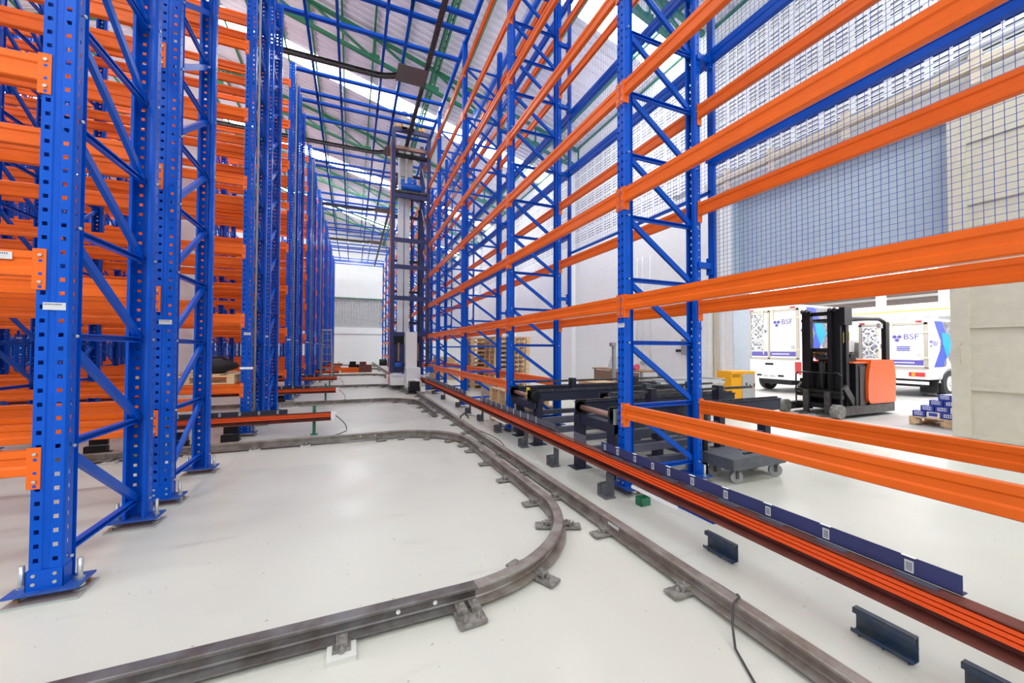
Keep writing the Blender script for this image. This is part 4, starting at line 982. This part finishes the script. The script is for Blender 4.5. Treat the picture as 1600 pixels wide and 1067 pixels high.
# pallet of wrapped packages in the dock
pallet('low brown pallet under the blue packages in the dock hall', (9.52, 2.72, 0), .0, PP)
k = 0
NTH = ['first', 'second', 'third', 'fourth', 'fifth']
for lay in range(4):
    for i in range(5 - lay):
        for j in range(2 if lay < 2 else 1):
            x = 9.56 + j * .42 + lay * .04; y = 2.76 + i * .19 + lay * .09
            b = MB().box((0, 0, 0), (.38, .17, .1)).mi(1).box((-.002, .03, .03), (0, .14, .085)).box((.05, .02, .1), (.3, .12, .102)).mi(2).box((.1, .04, .102), (.2, .1, .1035))
            for q in range(4): b.box((-.003, .035 + q * .026, .04), (-.002, .05 + q * .026, .075))
            lab = '%s printed package, %s layer, %s from the sliding door, %s row' % (('white', 'blue', 'blue')[k % 3], ('bottom', 'second', 'third', 'top')[lay], NTH[i], ('front', 'rear')[j])
            thing('package', lab, 'package', (x, y, .146 + lay * .104), random.uniform(-.05, .05), 'packages on the dock pallet', b.mesh('package', [PBLUE if (k % 3) else WHITEG, WHITEG if (k % 3) else PBLUE, PBLUE])); k += 1

# ---------------------------------------------------------------- dock hall beyond the opening
struct('wall_dock', MB().box((44.8, -14, 0), (45, 3, 6)).box((XR + T, 22, 0), (45, 22.2, 3.6)).mesh('wall_dock', WHITE))
g = thing('crane_girder', 'long white overhead girder with a yellow power line in the dock hall', 'girder', (20, 0, 0))
put('girder_beam', MB().box((0, -6, 2.65), (.4, 20, 3.15)).box((-.1, -6, 2.62), (.5, 20, 2.68)).mesh('gb', WHITEG), g)
put('power_line', MB().cyl((-.12, -6, 2.88), (-.12, 20, 2.88), .025, 8).mesh('pl', YEL), g)
for i, (x, y, w) in enumerate(((20.2, 9.0, .25), (20.2, 7.0, .45), (20.3, 2.0, .4), (20.2, 14, .3))):
    thing('steel_column', ['slim white column standing behind the girder line', 'pale grey steel column meeting the white girder at the dock', 'steel column toward the sliding door side of the dock', 'steel column hidden behind the first parked truck'][i], 'column', (x + .6, y, 0), 0, None, MB().box((0, -w / 2, 0), (w, w / 2, 6)).mesh('sc', LGREY if i else WHITEG))
rf = struct('ceiling_dock')
mb = MB()
for i in range(28):
    y = -12 + i * 1.2
    n0 = len(mb.v)
    for x, z in ((9.6, 6.2), (46, 4.6)):
        for k, (dy, dz) in enumerate(((0, 0), (.5, 0), (.56, .08), (1.1, .08), (1.2, 0))): mb.v.append((x, y + dy, z + dz))
    for k in range(4): mb.quad(n0 + k, n0 + 5 + k, n0 + 6 + k, n0 + k + 1)
put('roof_sheet', mb.mesh('dock_sheet', ROOFBR), rf)
for x in (14, 18, 23, 28, 34): put('purlin', MB().box((x, -12, 6.35 - (x - 9.6) * .044 - .45), (x + .1, 21, 6.35 - (x - 9.6) * .044 - .3)).mesh('p', WHITEG), rf)
SKM2 = mat('dock_skylight', (248, 250, 255), .5, emit=4)
for x in (17.5, 25.5): put('skylight_panel', MB().poly([(x, -12, 6.15 - (x - 9.6) * .044), (x + 1.6, -12, 6.15 - (x + 1.6 - 9.6) * .044), (x + 1.6, 21, 6.15 - (x + 1.6 - 9.6) * .044), (x, 21, 6.15 - (x - 9.6) * .044)]).mesh('dsk', SKM2), rf)
tr = MB()
for x in (21.0,):
    for i in range(26):
        y = -12 + i * 1.2; tr.bar((x, y, 3.9), (x, y + .6, 4.9), .07, .07); tr.bar((x, y + .6, 4.9), (x, y + 1.2, 3.9), .07, .07)
    tr.box((x - .05, -12, 3.85), (x + .05, 20, 3.95)); tr.box((x - .05, -12, 4.85), (x + .05, 20, 4.95))
put('dock_truss', tr.mesh('dt', WHITEG), rf)

# ---------------------------------------------------------------- small things on the floor
def zbr(w, h, d=.05):
    """folded steel bracket: foot flange, upright web leaning, top lip, with small legs"""
    b = MB(); t = .004
    b.box((-d, -w / 2, .018), (0, w / 2, .022)); b.box((-.004, -w / 2, .018), (0, w / 2, h)); b.box((-d * .7, -w / 2, h - t), (0, w / 2, h)); b.box((-d * .7, -w / 2, h - .025), (-d * .7 + t, w / 2, h)); b.box((-d, -w / 2, .018), (-d + t, w / 2, .035))
    for y in (-w * .4, 0, w * .4): b.cyl((-d * .5, y, 0), (-d * .5, y, .03), .005, 6)
    return b.mesh('floor_bracket', mat('oiled_steel', (70, 78, 84), .35, .1, var=.3, scale=14, col2=(36, 62, 96)))
Z1 = zbr(.22, .125); 
BR = [((2.25, .97), 'dark folded steel bracket on the floor nearest the bottom right corner'), ((2.25, 1.8), 'dark folded steel bracket on the floor between the floor rail and orange conductor rail')]
for (x, y), lab in BR: thing('floor_bracket', lab, 'bracket', (x, y, 0), 0, 'folded brackets on the floor', Z1)
thing('floor_bracket', 'dark folded bracket cut by the bottom edge at the far right corner', 'bracket', (2.26, .62, 0), 0, 'folded brackets on the floor', Z1)
UB = MB().box((0, -.06, .01), (.004, .06, .2)).box((-.05, -.0, .012), (0, .06, .1)).box((-.09, -.06, 0), (.02, .07, .012)).box((-.09, .066, .0), (.02, .07, .11)).mesh('upright_bracket', mat('grey_bracket', (112, 114, 120), .5, 0, var=.2))
for i, (x, y) in enumerate(((2.2, 2.92), (2.2, 3.93), (2.23, 4.83), (2.24, 5.85), (2.28, 6.9), (2.3, 7.8), (2.32, 8.7), (2.3, 10.2), (2.3, 11.5))):
    thing('rail_bracket', ['grey stepped bracket standing at the foot of the first right rack post', 'grey stepped bracket standing alone between floor rail and first conveyor', 'stepped bracket beside the second conveyor leg', 'stepped bracket just before the second right rack post', 'stepped bracket before the thick pallets', 'stepped bracket with cable just beyond the thick pallets', 'stepped bracket at the third right rack post', 'stepped bracket near the crane chassis', 'farthest stepped bracket beside the crane'][i], 'bracket', (x, y, 0), 0, 'stepped brackets along the conductor rail', UB)
thing('green_box', 'small open green steel box by the first right rack foot plate', 'box', (2.3, 2.62, 0), 0, None, MB().box((0, 0, 0), (.1, .004, .07)).box((0, .07, 0), (.1, .074, .07)).box((0, 0, 0), (.004, .07, .07)).box((.096, 0, 0), (.1, .07, .07)).box((0, 0, 0), (.1, .07, .004)).mesh('gb', GREEN))
FB = MB().box((-.11, -.07, .012), (.11, .0, .1)).box((-.1, .02, .1), (.08, .06, .2)).box((-.11, -.08, 0), (.11, .08, .012)).mesh('floor_block', BLACKP)
for i, (x, y) in enumerate(((-2.15, 6.55), (-1.62, 6.75), (-3.0, 6.6), (-1.62, 10.85))):
    thing('support_block', ['black steel support block on the floor between the two nearest left rack posts', 'black steel block at the foot of the left post holding the white band', 'black steel support block glimpsed through the far left frame', 'black steel block at the foot of the third left rack row'][i], 'block', (x, y, 0), 0, 'support blocks under left conductor rails', FB)
pts = []
for k in range(60):
    y = 6.9 - k * .092; pts.append((1.9 + .03 * sin(k * .35) + .02 * sin(k * .13) + (.12 * sin((k - 8) / 14 * pi) if 8 < k < 22 else 0), y, .008))
pts += [(1.87, 1.45, .03), (1.83, 1.38, .1), (1.79, 1.34, .122), (1.72, 1.32, .118), (1.66, 1.28, .06), (1.6, 1.22, .01), (1.5, 1.05, .008), (1.38, .82, .008), (1.2, .6, .008)]
thing('floor_cable', 'thin grey cable trailing beside and over the straight floor rail', 'cable', me=MB().tube(pts, .0055, 6).mesh('cable', CABLE))
thing('side_cable', 'thin dark cable wandering across the floor toward the stepped brackets', 'cable', me=MB().tube([(1.85 + .45 * t + .05 * sin(9 * t), 7.2 + .4 * sin(3 * t), .005) for t in [i / 20 for i in range(21)]], .004, 5).mesh('c2', CABLE))
# rail chair lying by the loop
thing('loose_rail_piece', 'short curved dark steel piece lying beyond the straight rail', 'steel piece', (1.95, 7.0, 0), .5, me=MB().tube([(-.12 + .02 * k, 0, .03 + .11 * sin(pi * k / 12)) for k in range(13)], .012, 8).mesh('lp', BLACKP))
# conduit pipes on left rack posts
for i, yy in enumerate((7.03, 11.16, 15.46, 19.7)):
    thing('riser_pipe', ['tall grey riser pipe strapped to the second left rack corner post', 'tall grey riser pipe on the third left rack corner post', 'tall grey riser pipe on the fourth left rack corner post', 'tall grey riser pipe on the fifth left rack corner post'][i], 'pipe', (LX + .1, yy, 0), 0, 'riser pipes on the left rack ends', MB().cyl((0, 0, .09), (0, 0, 8.2), .017, 8).mesh('rp', GREY))
BAND = MB().box((-.075, -.004, -.018), (.1, -.001, .018)).mesh('white_band', WHITE)
# step ladder
l = thing('step_ladder', 'grey aluminium step ladder standing by the far left rack ends', 'ladder', (-.96, 17.3, 0))
for s in (-.22, .22):
    put('ladder_rail', MB().bar((s, -.35, 0), (s * .7, .0, 2.1), .04, .06).bar((s, .4, 0), (s * .7, .03, 2.1), .04, .04).mesh('lr', mat('ladder_grey', (142, 144, 146), .4, .4)), l)
for k in range(7): put('ladder_step', MB().cbox((0, -.35 + .05 * k + .02, .28 * (k + 1)), (.38 - .02 * k, .08, .03)).mesh('ls', MATS['ladder_grey']), l)
put('ladder_top', MB().box((-.18, -.08, 2.08), (.18, .1, 2.14)).mesh('lt', LGREY), l)
# loose orange beams on the far floor
for i in range(6):
    thing('loose_beam', 'orange beam lying in the low pile on the far floor', 'beam', (-1.2 + random.uniform(-.1, .1), 23.6 + (i % 3) * .2, .0 + .14 * (i // 3) ), 0, 'loose orange beams on the far floor', MB().box((0, 0, 0), (1.5, .15, .13)).mesh('lbm', ORANGE))
for i, (x, y) in enumerate(((.35, 23.6), (-.2, 24.3))):
    thing('parts_crate', ['dark red and black crate of parts on the far floor', 'black crate behind the dark red one on the far floor'][i], 'crate', (x, y, 0), 0, None, MB().box((0, 0, 0), (.7, .5, .42)).box((.05, .05, .42), (.4, .4, .6)).mesh('pc', BROWN if i == 0 else BLACKP))
thing('carton_pile', 'brown cartons standing under the far right racks', 'box', (3.3, 16.5, 0), .1, None, MB().box((0, 0, 0), (1.1, .9, .75)).box((.15, .1, .75), (.95, .8, 1.0)).mesh('cpile', CARDB))
